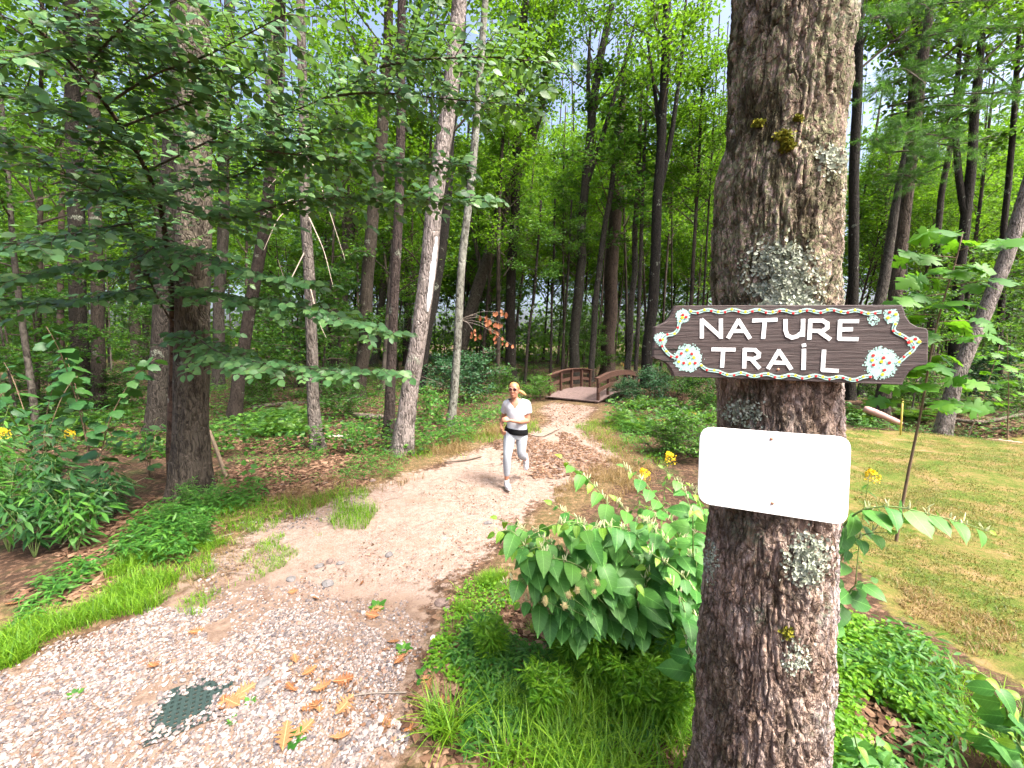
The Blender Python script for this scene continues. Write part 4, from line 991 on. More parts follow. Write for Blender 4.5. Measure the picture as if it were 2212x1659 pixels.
# bare weathered streak on the pale tree
n_ = 26; zq = np.linspace(2.65, 3.95, n_); Pq = np.stack([np.interp(zq, kP[:, 2], kP[:, q]) for q in range(3)], -1); Rq = np.interp(zq, kP[:, 2], kR); Vq = []
for k in range(n_):
    hw = .34 * math.sin(math.pi * min(1, (k + .6) / n_)) ** .5 * (.8 + .4 * random.random())
    for a in np.linspace(-.75 - hw, -.75 + hw, 7): Vq.append(Pq[k] + (Rq[k] * 1.06 + .006) * np.array([math.cos(a), math.sin(a), 0]))
i = np.arange(n_ - 1)[:, None] * 7; j = np.arange(6)[None]
obj("bare_wood_streak", np.array(Vq), np.stack([i + j, i + j + 1, i + j + 8, i + j + 7], -1).reshape(-1, 4), plain("bare_grey_wood", (.42, .43, .45), .8, .2, .2, 18, .5), kt, None, True)
# hollow at the foot of the grey trunk
# ---- random trees deeper in the woods
TRK = []
for k in range(5):
    z = np.linspace(0, 1, 26); g = np.random.default_rng(300 + k); wx, wy = g.normal(0, .012, 2)
    P = np.stack([wx * np.sin(z * 5 + k) , wy * np.sin(z * 4 + 2 * k), z], -1); P -= P[0] * np.array([1, 1, 0])
    R = (1 - .6 * z)
    V, F = trunk_mesh(P, R * .0105 * 1, 10, k, .08, .45, .03); o = obj("trunk", perm(V), F, M['bark'], None, None, True); TRK.append(o.data); bpy.data.objects.remove(o)
ANCH = [(60, "the leaning sapling at the left edge"), (190, "the twin trunks at left"), (414, "the mossy trunk"), (590, "the two grey trunks"), (671, "the slim grey trunk"), (790, "the two parallel trunks"), (908, "the pale leaning tree"), (988, "the slender grey trunk"), (1100, "the dark trunk behind the runner"), (1241, "the left railing's mossy trunk"), (1320, "the reddish pine beyond the bridge"), (1405, "the black trunk by the bridge"), (1545, "the sign tree's left edge"), (1842, "the sign tree's right edge"), (1946, "the dark trunk right of the sign"), (2068, "the forked trunk behind the maple"), (2126, "the hard-leaning pale trunk")]
FAR = []
def name_far():
    buckets = {}
    for t, px, sap, tone in FAR:
        ax, an = min(ANCH, key=lambda q: abs(q[0] - px)); buckets.setdefault((an, px > ax, sap), []).append((abs(px - ax), t, tone))
    W_ = ["first", "second", "third", "fourth", "fifth", "sixth", "seventh", "eighth", "ninth", "tenth", "eleventh", "twelfth", "thirteenth", "fourteenth", "fifteenth", "sixteenth", "seventeenth", "eighteenth", "nineteenth", "twentieth"]
    for (an, rt, sap), l_ in buckets.items():
        for k, (_, t, tone) in enumerate(sorted(l_, key=lambda q: q[0])):
            t["label"] = "%s %s, %s to the %s of %s" % (tone, "leafy sapling" if sap else "far trunk", W_[min(k, 19)], "right" if rt else "left", an)
REG = [(395, "slender trunk deep in the woods left of the mossy trunk", "far trees at the left"), (840, "slender trunk deep in the woods between mossy and pale trees", "far trees left of the pale tree"),
       (1170, "slender trunk deep in the woods behind the runner", "far trees behind the runner"), (1560, "slender trunk deep in the woods beyond the footbridge", "far trees beyond the footbridge"), (9999, "slender trunk deep in the woods right of the sign tree", "far trees at the right")]
taken = [(float(o.location.x), float(o.location.y)) for o in COL.objects if o.type == 'EMPTY']
def far_tree(x, y, H, r, crown, cz, cs, col, sap=False):
    base = np.array([x, y, gz(x, y) - .1]); px = project(base)[0]
    lab, grp = next((l, g_) for (lim, l, g_) in REG if px < lim)
    if sap: lab = lab.replace("slender trunk deep in the woods", "small leafy understory tree"); grp = grp.replace("far trees", "small understory trees")
    t = thing("understory_tree" if sap else "tree", base, lab, "tree", grp)
    ln = unit(np.array([random.gauss(.06, .05), random.gauss(0, .04), 1])); a = random.uniform(0, 6.28); n = np.array([math.cos(a), math.sin(a), 0])
    o = inst("trunk", random.choice(TRK), t, base, ln, n, (H, r / .0105, r / .0105)); o.color = (*col, 1)
    c0 = base + ln * cz; inst("crown", crown[0], t, c0, ln, n, cs); inst("branches", crown[1], t, c0, ln, n, cs)
    taken.append((x, y)); lum = sum(col) / 3; FAR.append((t, float(px), sap, "dark" if lum < .08 else "brown" if lum < .12 else "grey"))
def free(x, y, d): return all((x - a) ** 2 + (y - b_) ** 2 > d * d for a, b_ in taken)
def open_ground(x, y, mrg=1.2):
    P = np.array([[x, y]]); return sdist(P, PATH)[0] < -mrg and sdist(P, LAWN)[0] < -.8 and sdist(P, GRAVEL)[0] < -mrg
cnt = 0; tries = 0
while cnt < 205 and tries < 12000:
    tries += 1; y = 13 + 50 * random.random() ** .8; x = (random.uniform(-1.42, 1.42) if cnt % 3 else random.uniform(-.5, .55)) * y; px = CX + FPX * x / y
    if not free(x, y, 1.3) or not open_ground(x, y, 1.5): continue
    if 1130 < px < 1420 and y < 24: continue
    if 830 < px < 1130 and y < 15: continue
    if 1560 < px < 1810: continue
    g_ = random.random(); col = random.choice([DK, DK, BR, (.06, .046, .036), (.05, .038, .03), (.12, .10, .085)])
    far_tree(x, y, random.uniform(15, 20) * max(1, y / 24), random.uniform(.045, .13), CAN[cnt % 4], random.uniform(4.0, 9.5), random.uniform(.75, 1.1) * max(1, y / 25), col); cnt += 1
cnt = 0; tries = 0
while cnt < 50 and tries < 9000:
    tries += 1; y = 8.5 + 36 * random.random() ** 1.0; x = random.uniform(-1.35, 1.4) * y; px = CX + FPX * x / y
    if not free(x, y, .9) or not open_ground(x, y, 1.6): continue
    if 1000 < px < 1420 and y < 23.5: continue
    if 1560 < px < 1810: continue
    if 640 < px < 1000 and y < 13: continue
    H = random.uniform(3.5, 7.5)
    far_tree(x, y, H, random.uniform(.018, .04), UND[cnt % 4], H * random.uniform(.12, .35), H / 6.5 * random.uniform(.9, 1.25), random.choice([DK, BR, GR]), True); cnt += 1
name_far()
# ---- the far wood that closes the view
g = np.random.default_rng(5); n = 120000
y = g.uniform(42, 95, n); x = g.uniform(-1.5, 1.5, n) * y; z = g.uniform(0, 1, n) ** 1.6 * 40
keep = fbm(np.stack([x * .16, z * .22, y * .05], -1), 3, 91) > .545 - .40 * np.clip(1 - z / 10, 0, 1)
x, y, z = x[keep], y[keep], z[keep]; n = len(x)
V, F, ow = scatter(T_far, np.stack([x, y, z - .6], -1), g.normal(0, 1, (n, 3)), g.normal(0, .6, (n, 3)) + UPV, g.uniform(.35, .85, n))
tag(obj("far_woodland", V, F, M['canopy'], None, g.uniform(0, .6, n)[ow]), "distant green woodland foliage closing the view", None, None, "stuff")

# ------------------------------------------------------------------ leafy sprays
def px_line(pts, n): p = np.array(pts, float); return smooth_path(at(p[:, 0], p[:, 1], p[:, 2]), n)
def along(P, t):
    d = np.linspace(0, 1, len(P)); return np.array([np.interp(t, d, P[:, q]) for q in range(3)])
def sprays(lines, g, lat_gap, lat_len, leaf_gap, leaf_len, flat=.28, r0=.012):
    tw = MB(); pos, ds, ns, ss = [], [], [], []
    for P in lines:
        ln = np.linalg.norm(np.diff(P, axis=0), axis=1).sum(); nlat = max(3, int(ln / lat_gap))
        tw.tube(P, np.linspace(r0, .003, len(P)), 6)
        subs = [(P, .25)]
        for k in range(nlat):
            t = (k + g.uniform(.2, .8)) / nlat * .9 + .1; b0 = along(P, t); tg = unit(along(P, min(1, t + .04)) - along(P, t - .04))
            side = unit(np.cross(tg, UPV)) * (1 if k % 2 else -1); d = unit(tg * g.uniform(.3, 1.0) + side * g.uniform(.5, 1.1) + UPV * g.normal(0, .14))
            l2 = lat_len * g.uniform(.55, 1.25) * (1.1 - .5 * t); s_ = np.linspace(0, 1, 7)[:, None]
            Q = b0 + d * l2 * s_ + np.array([0, 0, -.10 * l2]) * s_ ** 2 + g.normal(0, .008, (7, 3)) * s_
            tw.tube(Q, np.linspace(.0045, .0016, 7), 4, False); subs.append((Q, .0))
        for Q, t0 in subs:
            l2 = np.linalg.norm(np.diff(Q, axis=0), axis=1).sum(); nl = max(2, int(l2 * (1 - t0) / leaf_gap))
            for k in range(nl + 1):
                t = t0 + (1 - t0) * (k + .4) / (nl + .5); t = min(t, 1); b0 = along(Q, t); tg = unit(along(Q, min(1, t + .05)) - along(Q, max(0, t - .05)))
                side = unit(np.cross(tg, UPV)) * (1 if k % 2 else -1); 
                if k == nl: side = side * .1
                pos.append(b0); ds.append(tg * .55 + side * .85 + np.array([0, 0, g.normal(-.12, .15)])); ns.append(UPV * .75 + np.array([0, -.7, 0]) + g.normal(0, flat, 3)); ss.append(leaf_len * g.uniform(.65, 1.2))
    return tw, np.array(pos), np.array(ds), np.array(ns), np.array(ss)
def leaves_of(t, T, mat, pos, ds, ns, ss, nobj, g, mname):
    """the largest-looking leaves become objects of their own, the rest one mesh"""
    me = tmesh(mname, T, mat); px, py = project(pos); vis = (px > 0) & (px < 2212) & (py > 0) & (py < 1659)
    rank = np.argsort(-(ss / pos[:, 1]) * vis); top, rest = rank[:nobj], rank[nobj:]
    for k in top: inst("leaf", me, t, pos[k], ds[k], ns[k], ss[k])
    if len(rest):
        V, F, ow = scatter(T, pos[rest], ds[rest], ns[rest], ss[rest]); o = obj("leaves", V, F, mat, t, g.uniform(0, .99, len(rest))[ow], True); tag(o, kind="stuff")

# ---- overhanging understory tree at the upper left
g = np.random.default_rng(21)
BL_ = [[(366, 1000, 5.9), (372, 800, 5.65), (374, 720, 5.4), (370, 601, 5.1), (357, 512, 4.8), (348, 423, 4.5), (341, 393, 4.4), (323, 366, 4.3), (292, 325, 4.1), (262, 274, 3.9), (236, 222, 3.7), (180, 149, 3.5), (128, 107, 3.3), (60, 40, 3.1)],
       [(323, 366, 4.3), (451, 305, 4.1), (503, 278, 4.05), (642, 239, 4.0), (767, 180, 3.9), (860, 122, 3.8), (949, 34, 3.7)],
       [(374, 703, 5.4), (327, 619, 4.9), (283, 482, 4.4), (255, 400, 4.0), (200, 300, 3.6)], [(342, 400, 4.4), (223, 423, 3.8), (140, 375, 3.5), (0, 304, 3.2)],
       [(371, 620, 5.1), (500, 640, 4.6), (650, 660, 4.3), (760, 700, 4.2), (850, 720, 4.1)], [(374, 690, 5.3), (480, 770, 4.6), (600, 790, 4.3), (720, 800, 4.2), (850, 805, 4.1)],
       [(357, 512, 4.8), (450, 560, 4.4), (560, 600, 4.3), (680, 610, 4.3)], [(348, 440, 4.5), (480, 480, 4.3), (640, 430, 4.2), (760, 425, 4.1), (900, 430, 4.0), (1060, 434, 3.9)],
       [(451, 305, 4.1), (600, 330, 4.0), (760, 345, 3.95), (900, 352, 3.9), (1008, 358, 3.9)], [(700, 210, 4.0), (805, 198, 3.9), (980, 215, 3.8), (1147, 228, 3.8)],
       [(820, 145, 3.85), (900, 128, 3.8), (1050, 122, 3.75), (1190, 135, 3.7)], [(236, 222, 3.7), (330, 160, 3.4), (450, 120, 3.2), (560, 60, 3.0), (640, 20, 2.9)],
       [(180, 149, 3.5), (260, 60, 3.1), (330, 0, 2.9)], [(292, 325, 4.1), (180, 260, 3.6), (60, 220, 3.2), (-40, 190, 3.0)], [(283, 482, 4.4), (180, 500, 3.9), (80, 520, 3.5), (-20, 540, 3.2)],
       [(327, 619, 4.9), (220, 640, 4.2), (110, 660, 3.8), (0, 650, 3.5)], [(262, 274, 3.9), (380, 230, 3.6), (500, 190, 3.5), (600, 120, 3.4)], [(128, 107, 3.3), (60, 120, 3.0), (-30, 150, 2.8)],
       [(357, 512, 4.8), (300, 560, 4.3), (200, 570, 3.9), (90, 590, 3.6), (0, 600, 3.4)], [(200, 170, 3.55), (230, 90, 3.3), (300, 40, 3.2), (420, -20, 3.1)], [(348, 423, 4.5), (420, 400, 4.3), (520, 380, 4.2), (640, 300, 4.1), (760, 270, 4.0)]]
ut = thing("understory_tree", gpt(366, 1000), "slender crooked tree spreading layered blue-green leaf sprays over the upper left", "tree")
lines = [px_line(b_, 26) for b_ in BL_]
tr0 = lines[0]; tr0[0, 2] = gz(tr0[0, 0], tr0[0, 1]) - .05
to = MB().tube(tr0, np.linspace(.05, .012, 26), 10).build("trunk", M['bark_smooth'], ut, True); to.color = (.10, .065, .05, 1)
tw, p_, d_, n_, s_ = sprays([lines[0][13:]] + lines[1:], g, .062, .54, .046, .100)
tw.build("branches", M['dark_twig'], ut, True)
leaves_of(ut, T_beech, M['beech'], p_, d_, n_, s_, 300, g, "beech_leaf")

# ---- broad-leaved saplings and bushes
def broad_plant(name, base_px, Y, h, nst, spread, nleaf, size, T, mat, label, cat, group=None, seed=0, nobj=70, lean=(0, 0), top_bias=.25, stem_m='stem_brown', r0=.006, hang=.35, bare=.15):
    g = np.random.default_rng(seed); base = gpt(*base_px) if Y is None else at(base_px[0], base_px[1], Y); base[2] = gz(base[0], base[1])
    t = thing(name, base, label, cat, group); pos, ds, ns, ss = [], [], [], []
    for k in range(nst):
        a = k * 2.4 + g.uniform(0, .8); e = spread * g.uniform(.4, 1.1); hh = h * g.uniform(.65, 1.1)
        Q = smooth_path([base + np.array([0, 0, -.02]), base + np.array([math.cos(a) * e * .3 + lean[0] * .3, math.sin(a) * e * .3 + lean[1] * .3, hh * .5]), base + np.array([math.cos(a) * e * .75 + lean[0] * .7, math.sin(a) * e * .75 + lean[1] * .7, hh * .88]), base + np.array([math.cos(a) * e * 1.1 + lean[0], math.sin(a) * e * 1.1 + lean[1], hh])], 14)
        MB().tube(Q, np.linspace(r0, r0 * .35, 14), 6).build("stem", M[stem_m], t, True)
        for q in range(nleaf):
            tt = bare + (1 - bare) * ((q + g.uniform(.2, .8)) / nleaf) ** (1 - top_bias); b0 = along(Q, tt); az_ = q * 2.4 + g.normal(0, .4); d = np.array([math.cos(az_), math.sin(az_), g.normal(-hang, .2)])
            pet = size * g.uniform(.15, .55); pos.append(b0 + unit(d + np.array([0, 0, .5])) * pet); ds.append(d); ns.append(UPV + g.normal(0, .3, 3) + np.array([0, -.35, 0])); ss.append(size * g.uniform(.6, 1.2))
    leaves_of(t, T, mat, np.array(pos), np.array(ds), np.array(ns), np.array(ss), nobj, g, name + "_leaf")
    return t
broad_plant("maple_sapling", (205, 1035), None, 2.6, 3, .75, 26, .19, T_broad, M['broad'], "dark green broad-leaved sapling in front of the twin trunks at left", "sapling", seed=1, r0=.011, bare=.3, nobj=80)
broad_plant("maple_sapling", (90, 1040), None, 1.75, 4, .7, 15, .18, T_broad, M['broad'], "dark broad-leaved sapling at the left edge above the willow-leaved weeds", "sapling", seed=2, r0=.009, nobj=60)
broad_plant("sapling", (322, 1035), None, .95, 4, .34, 10, .15, T_oval, M['broad'], "low bush of rounded leaves touching the mossy trunk's left foot", "bush", seed=3, nobj=40)
broad_plant("sapling", (170, 1120), None, .85, 5, .45, 11, .16, T_broad, M['broad'], "broad-leaved bush behind the willow-leaved weeds at lower left", "bush", seed=4, nobj=55)
broad_plant("seedling", (545, 1050), None, .34, 3, .2, 6, .11, T_oval, M['herb'], "small bright seedling right of the mossy trunk's foot", "seedling", seed=5, nobj=18, r0=.004)
broad_plant("seedling", (492, 1052), None, .30, 2, .14, 5, .10, T_oval, M['herb'], "tiny seedling touching the mossy trunk's right side", "seedling", seed=6, nobj=10, r0=.004)
for k, (x, y, h) in enumerate([(60, 1150, 1.05), (130, 1175, .85), (20, 1195, .95), (200, 1150, .7), (5, 1080, 1.2), (100, 1110, 1.05), (165, 1195, .6), (75, 1205, .8), (-20, 1150, 1.1), (240, 1120, .6)]):
    broad_plant("weed", (x, y), None, h, 7, .33, 26, .15, T_lance, M['broad'] if k % 2 else M['herb'], ["tall willow-leaved weed at the left edge, second from the gravel", "willow-leaved weed nearest the leaf litter at lower left", "willow-leaved weed cut by the left edge, lowest one", "shortest willow-leaved weed beside the thin stick at left", "willow-leaved weed cut by the left edge, topmost one", "tallest willow-leaved weed in front of the broad-leaved bush", "low willow-leaved weed at the clump's right tip by the litter", "willow-leaved weed low in the middle of the left clump", "willow-leaved weed half outside the left edge", "rightmost willow-leaved weed toward the mossy trunk"][k], "weed", "willow-leaved weeds at lower left", seed=30 + k, nobj=26, stem_m='stem', r0=.004, bare=.25)
for k, (x, y, h, lab) in enumerate([(925, 905, .95, "leafy green weed growing right of the pale tree's foot"), (945, 925, .8, "leafy weed between the pale tree and the slender grey trunk"), (770, 985, .55, "weed tuft on the dry verge left of the pale tree")]):
    broad_plant("weed", (x, y), None, h, 7, .3, 18, .10, T_lance if k == 2 else T_oval, M['herb'], lab, "weed", seed=50 + k, nobj=0, stem_m='stem', r0=.004, bare=.2)

# ---- maple sapling in front of the lawn
g = np.random.default_rng(61)
mb_ = at(1932, 1186, 4.0); mb_[2] = gz(mb_[0], mb_[1])
ms = thing("maple_sapling", mb_, "thin maple sapling with bright lobed leaves on the lawn right of the signs", "sapling")
Q = px_line([(1932, 1190, 4.0), (1945, 1112, 4.0), (1968, 990, 3.98), (1992, 880, 3.95), (2006, 790, 3.93), (2022, 700, 3.9), (2042, 630, 3.88), (2070, 560, 3.85), (2080, 500, 3.82)], 24); Q[0, 2] -= .05
MB().tube(Q, np.linspace(.015, .005, 24), 8).build("trunk", M['stem_brown'], ms, True)
pos, ds, ns, ss = [], [], [], []
for k in range(26):
    t = .46 + .54 * (k + .5) / 26; b0 = along(Q, t); a = k * 2.4 + g.uniform(-.3, .3); l2 = g.uniform(.18, .55) * (1.25 - .6 * t); d = unit(np.array([math.cos(a) * 1.0, math.sin(a) * .8, g.uniform(-.1, .35)]))
    E = np.array([b0 + d * l2 * u for u in np.linspace(0, 1, 6)]) + np.array([0, 0, -.08]) * (np.linspace(0, 1, 6) ** 2)[:, None] * l2
    MB().tube(E, np.linspace(.005, .002, 6), 5).build("branch", M['stem_brown'], ms, True)
    for q in range(5):
        u = .35 + .65 * q / 4; b1 = along(E, u); a2 = a + (1 if q % 2 else -1) * g.uniform(.4, 1.2); dd = np.array([math.cos(a2), math.sin(a2), g.normal(-.35, .2)])
        pos.append(b1 + unit(dd + np.array([0, 0, .4])) * .05); ds.append(dd); ns.append(UPV + g.normal(0, .3, 3) + np.array([0, -.45, 0])); ss.append(.175 * g.uniform(.65, 1.2))
for (x, y) in [(2000, 880), (1975, 985), (2060, 850), (2130, 880)]:
    pass
leaves_of(ms, T_maple, M['maple'], np.array(pos), np.array(ds), np.array(ns), np.array(ss), 130, g, "maple_leaf")
for (x0, y0, x1, y1, lab) in [(2090, 905, 2160, 745, "maple seedling with pale lobed leaves at the right edge by the leaning trunk"), (2180, 905, 2175, 720, "maple seedling cut off by the right edge above the lawn")]:
    pos, ds, ns, ss = [], [], [], []; base = gpt(x0, y0 + 20); t_ = thing("maple_sapling", base, lab, "sapling"); Q = smooth_path([base, (base + at(x1, y1, base[1])) / 2 + np.array([.05, 0, 0]), at(x1, y1, base[1])], 12)
    MB().tube(Q, np.linspace(.014, .004, 12), 6).build("trunk", M['stem_brown'], t_, True)
    for k in range(34):
        b0 = along(Q, g.uniform(.35, 1)); a = k * 2.4; r_ = g.uniform(.1, .65); d = np.array([math.cos(a), math.sin(a), g.normal(-.3, .2)]); pos.append(b0 + d * r_ * np.array([1, 1, .3])); ds.append(d); ns.append(UPV + g.normal(0, .3, 3) + np.array([0, -.4, 0])); ss.append(.2 * g.uniform(.6, 1.1))
    leaves_of(t_, T_maple, M['maple'], np.array(pos), np.array(ds), np.array(ns), np.array(ss), 34, g, "maple_leaf")

# ---- knotweed
def fill_stems(base_px, Yb, region, n, seed):
    gg = np.random.default_rng(seed); out = []
    for k in range(n):
        x, y = gg.uniform(region[0], region[1]), gg.uniform(region[2], region[3]); Y1 = Yb + gg.uniform(-.25, .35); bx, by = base_px
        out.append([(bx * .75 + x * .25, by * .8 + y * .2 - 30, Yb), (bx * .45 + x * .55, min(by, y) * .3 + (by * .35 + y * .35), Yb * .5 + Y1 * .5), (bx * .15 + x * .85, y - 18, Y1), (x, y, Y1)])
    return out
def knotweed(stems, base_px, label, seed, size, nleaf=13, young=2, face=.55, base_Y=None, flowers=True):
    g = np.random.default_rng(seed); base = gpt(*base_px) if base_Y is None else at(base_px[0], base_px[1], base_Y); base[2] = gz(base[0], base[1])
    t = thing("knotweed", base, label, "plant"); mes = [tmesh("knotweed_leaf", T_knot, M['knot']), tmesh("knotweed_leaf_curled", T_knot2, M['knot'])]; mey = tmesh("young_knotweed_leaf", T_knot2, M['knot_young'])
    for si, st in enumerate(stems):
        P = px_line(st, 20); root = P[0].copy(); root[2] = gz(root[0], root[1]) - .02; root[:2] = root[:2] * .6 + base[:2] * .4
        Q = np.vstack([smooth_path([root, root * .4 + P[0] * .6, P[0]], 6)[:-1], P])
        so = MB().tube(Q, np.linspace(.008, .002, len(Q)), 6).build("stem", M['stem'], t, True)
        fl = MB(); ln = np.linalg.norm(np.diff(P, axis=0), axis=1).sum(); n = max(7, int(ln / .043))
        for k in range(n):
            tt = (k + .6) / n; b0 = along(P, tt); tg = unit(along(P, min(1, tt + .05)) - along(P, max(0, tt - .05)))
            side = unit(np.cross(tg, UPV)) * (1 if k % 2 else -1); dn = g.uniform(.2, .75)
            d = unit(side * g.uniform(.6, 1.1) + tg * g.uniform(.1, .6) + np.array([0, -.25, -dn])); nn = UPV * .75 + np.array([0, -face, 0]) + g.normal(0, .16, 3)
            s = size * (1.05 - .5 * tt ** 3) * g.uniform(.78, 1.15); isy = k >= n - young or g.random() < .07
            if k == n - 1: d = unit(tg + np.array([0, 0, .1])); s *= .9
            inst("leaf", mey if isy and g.random() < .7 else mes[int(g.random() < .4)], so, b0 + d * .012, d, nn, s * (.6 if isy else 1))
            if flowers and tt > .3 and g.random() < .42:
                for q in range(5):
                    f0 = b0 + g.normal(0, .008, 3); fd = unit(np.array([g.normal(0, .35), g.normal(0, .35), 1])); L_ = g.uniform(.022, .05)
                    fl.tube([f0, f0 + fd * L_ * .3, f0 + fd * L_ * .75, f0 + fd * L_], [.0014, .0032, .0028, .0008], 5)
        if fl.n: tag(fl.build("flowers", M['cream_flower'], so), kind="stuff")
    return t
knotweed([[(1400, 1300, 2.6), (1370, 1180, 2.7), (1310, 1080, 2.75), (1262, 1025, 2.8), (1212, 988, 2.85)], [(1390, 1300, 2.5), (1320, 1180, 2.55), (1250, 1120, 2.55), (1190, 1088, 2.55)],
          [(1380, 1320, 2.4), (1300, 1240, 2.35), (1200, 1180, 2.3), (1120, 1135, 2.3), (1072, 1120, 2.3)], [(1380, 1340, 2.3), (1300, 1280, 2.2), (1210, 1255, 2.15), (1130, 1245, 2.1), (1085, 1262, 2.1)],
          [(1400, 1320, 2.45), (1370, 1210, 2.4), (1300, 1140, 2.3), (1225, 1120, 2.25), (1150, 1150, 2.2)], [(1420, 1320, 2.3), (1410, 1200, 2.25), (1350, 1135, 2.2), (1280, 1140, 2.15)],
          [(1380, 1340, 2.2), (1300, 1250, 2.1), (1230, 1210, 2.05), (1150, 1200, 2.0)], [(1440, 1340, 2.3), (1430, 1220, 2.4), (1380, 1130, 2.5), (1330, 1080, 2.5)]] + fill_stems((1390, 1380), 2.25, (1110, 1400, 1130, 1290), 12, 5) + fill_stems((1300, 1380), 2.2, (1065, 1240, 1120, 1310), 9, 8),
         (1400, 1395), "large knotweed bush with heart-shaped leaves and cream flowers left of the sign tree", 71, .165)
knotweed([[(1500, 1300, 2.3), (1480, 1180, 2.4), (1430, 1090, 2.5), (1380, 1025, 2.55), (1345, 1008, 2.55)], [(1520, 1330, 2.1), (1500, 1230, 2.1), (1440, 1170, 2.15), (1390, 1120, 2.15)],
          [(1530, 1360, 2.0), (1510, 1280, 1.95), (1460, 1230, 1.95), (1400, 1190, 1.95)], [(1530, 1420, 1.95), (1510, 1340, 1.85), (1480, 1300, 1.85), (1450, 1260, 1.85)],
          [(1500, 1240, 2.5), (1500, 1120, 2.7), (1470, 1040, 2.8), (1430, 1010, 2.8)], [(1520, 1460, 1.85), (1500, 1390, 1.8), (1485, 1340, 1.8), (1470, 1290, 1.8)], [(1540, 1300, 2.2), (1530, 1150, 2.3), (1510, 1080, 2.4), (1490, 1050, 2.4)],
          [(1500, 1480, 1.8), (1500, 1440, 1.78), (1490, 1400, 1.75), (1480, 1370, 1.75)]] + fill_stems((1500, 1420), 2.1, (1370, 1530, 1090, 1330), 8, 6),
         (1530, 1450), "knotweed clump right against the sign tree's left side", 72, .14)
knotweed([[(1790, 1180, 2.3), (1850, 1100, 2.2), (1930, 1090, 2.1), (2010, 1112, 2.05), (2080, 1128, 2.0), (2140, 1150, 1.95)], [(1790, 1260, 2.3), (1830, 1180, 2.25), (1870, 1150, 2.2), (1920, 1150, 2.15)], [(1790, 1350, 2.2), (1825, 1290, 2.15), (1850, 1260, 2.1), (1885, 1255, 2.1)]],
         (1770, 1330), "knotweed branch reaching out right of the sign tree over the lawn", 73, .15, young=1, face=.9, base_Y=2.35)
knotweed([[(2185, 1600, 1.75), (2175, 1530, 1.72), (2150, 1475, 1.7), (2110, 1448, 1.68)], [(2200, 1610, 1.72), (2210, 1540, 1.7), (2215, 1490, 1.68)], [(2190, 1640, 1.7), (2150, 1600, 1.66), (2110, 1580, 1.62)], [(2220, 1660, 1.65), (2215, 1630, 1.6), (2190, 1590, 1.55)]],
         (2200, 1670), "young knotweed shoots with bright leaves in the lower right corner", 74, .115, young=3, flowers=False)
knotweed([[(1880, 1640, 1.75), (1890, 1610, 1.7), (1905, 1590, 1.66), (1925, 1580, 1.64)], [(1870, 1650, 1.7), (1850, 1610, 1.66), (1845, 1585, 1.62)]], (1885, 1670), "low bright leaf shoots at the sign tree's right foot", 75, .10, young=3, flowers=False)

# ---- pine with soft needle boughs at the upper right
g = np.random.default_rng(81)
pbase = at(1905, 880, 11.0); pbase[2] = gz(pbase[0], pbase[1])
pine = thing("pine_tree", pbase, "pine with soft drooping needle boughs right of the sign tree", "tree")
pz_ = np.linspace(-.1, 15, 40); PPn = np.stack([pbase[0] + pz_ * .02, pbase[1] + 0 * pz_, pz_], -1)
o = obj("trunk", *trunk_mesh(PPn, np.linspace(.17, .05, 40), 16, 7, .08, .4), M['bark_pine'], pine, None, True); o.color = (.09, .07, .055, 1)
lines = []
for (x0, y0, x1, y1, Ye) in [(1915, 330, 1890, 300, 8.6), (1915, 300, 2060, 300, 8.5), (1918, 250, 2140, 230, 8.3), (1920, 180, 2150, 150, 8.2), (1922, 120, 2090, 60, 8.5), (1922, 90, 2210, 60, 8.6), (1920, 200, 1890, 200, 8.4), (1922, 60, 1880, 40, 8.8), (1925, 30, 2000, 10, 8.6), (1918, 270, 1960, 290, 8.0), (1920, 150, 2000, 180, 7.9), (1922, 40, 2150, 0, 8.3), (1918, 230, 2215, 200, 8.6), (1915, 330, 2020, 350, 9.0), (1912, 380, 2000, 400, 9.2), (1925, -60, 2150, -40, 8.5), (1916, 310, 2110, 330, 9.3)]:
    a_ = at(x0, y0, 11.0); e_ = at(x1, y1, Ye); lines.append(smooth_path([a_, (a_ + e_) / 2 + np.array([0, 0, .15]), e_], 12))
bm_ = MB(); tp = []; td = []
for P in lines:
    bm_.tube(P, np.linspace(.03, .006, 12), 5, False)
    for k in range(26):
        t = g.uniform(.25, 1); b0 = along(P, t); tg = unit(P[-1] - P[0]); d = unit(tg * .6 + g.normal(0, .6, 3) * np.array([1, 1, .35])); l2 = g.uniform(.25, .65)
        Q = np.array([b0 + d * l2 * u for u in np.linspace(0, 1, 5)]); bm_.tube(Q, np.linspace(.006, .002, 5), 4, False)
        for u in np.linspace(.35, 1, 5): tp.append(along(Q, u)); td.append(d)
bm_.build("branches", M['dark_twig'], pine)
tp = np.array(tp); td = np.array(td); k = 26
P = np.repeat(tp, k, 0); D = np.repeat(td, k, 0) * .8 + g.normal(0, .75, (len(P), 3)); n = len(P)
V, F, ow = scatter(T_needle, P, D, g.normal(0, 1, (n, 3)), np.stack([g.uniform(.09, .15, n), np.full(n, .006), np.ones(n)], -1))
tag(obj("needles", V, F, M['pine'], pine, np.repeat(g.uniform(0, .99, len(tp)), k)[ow]), kind="stuff")

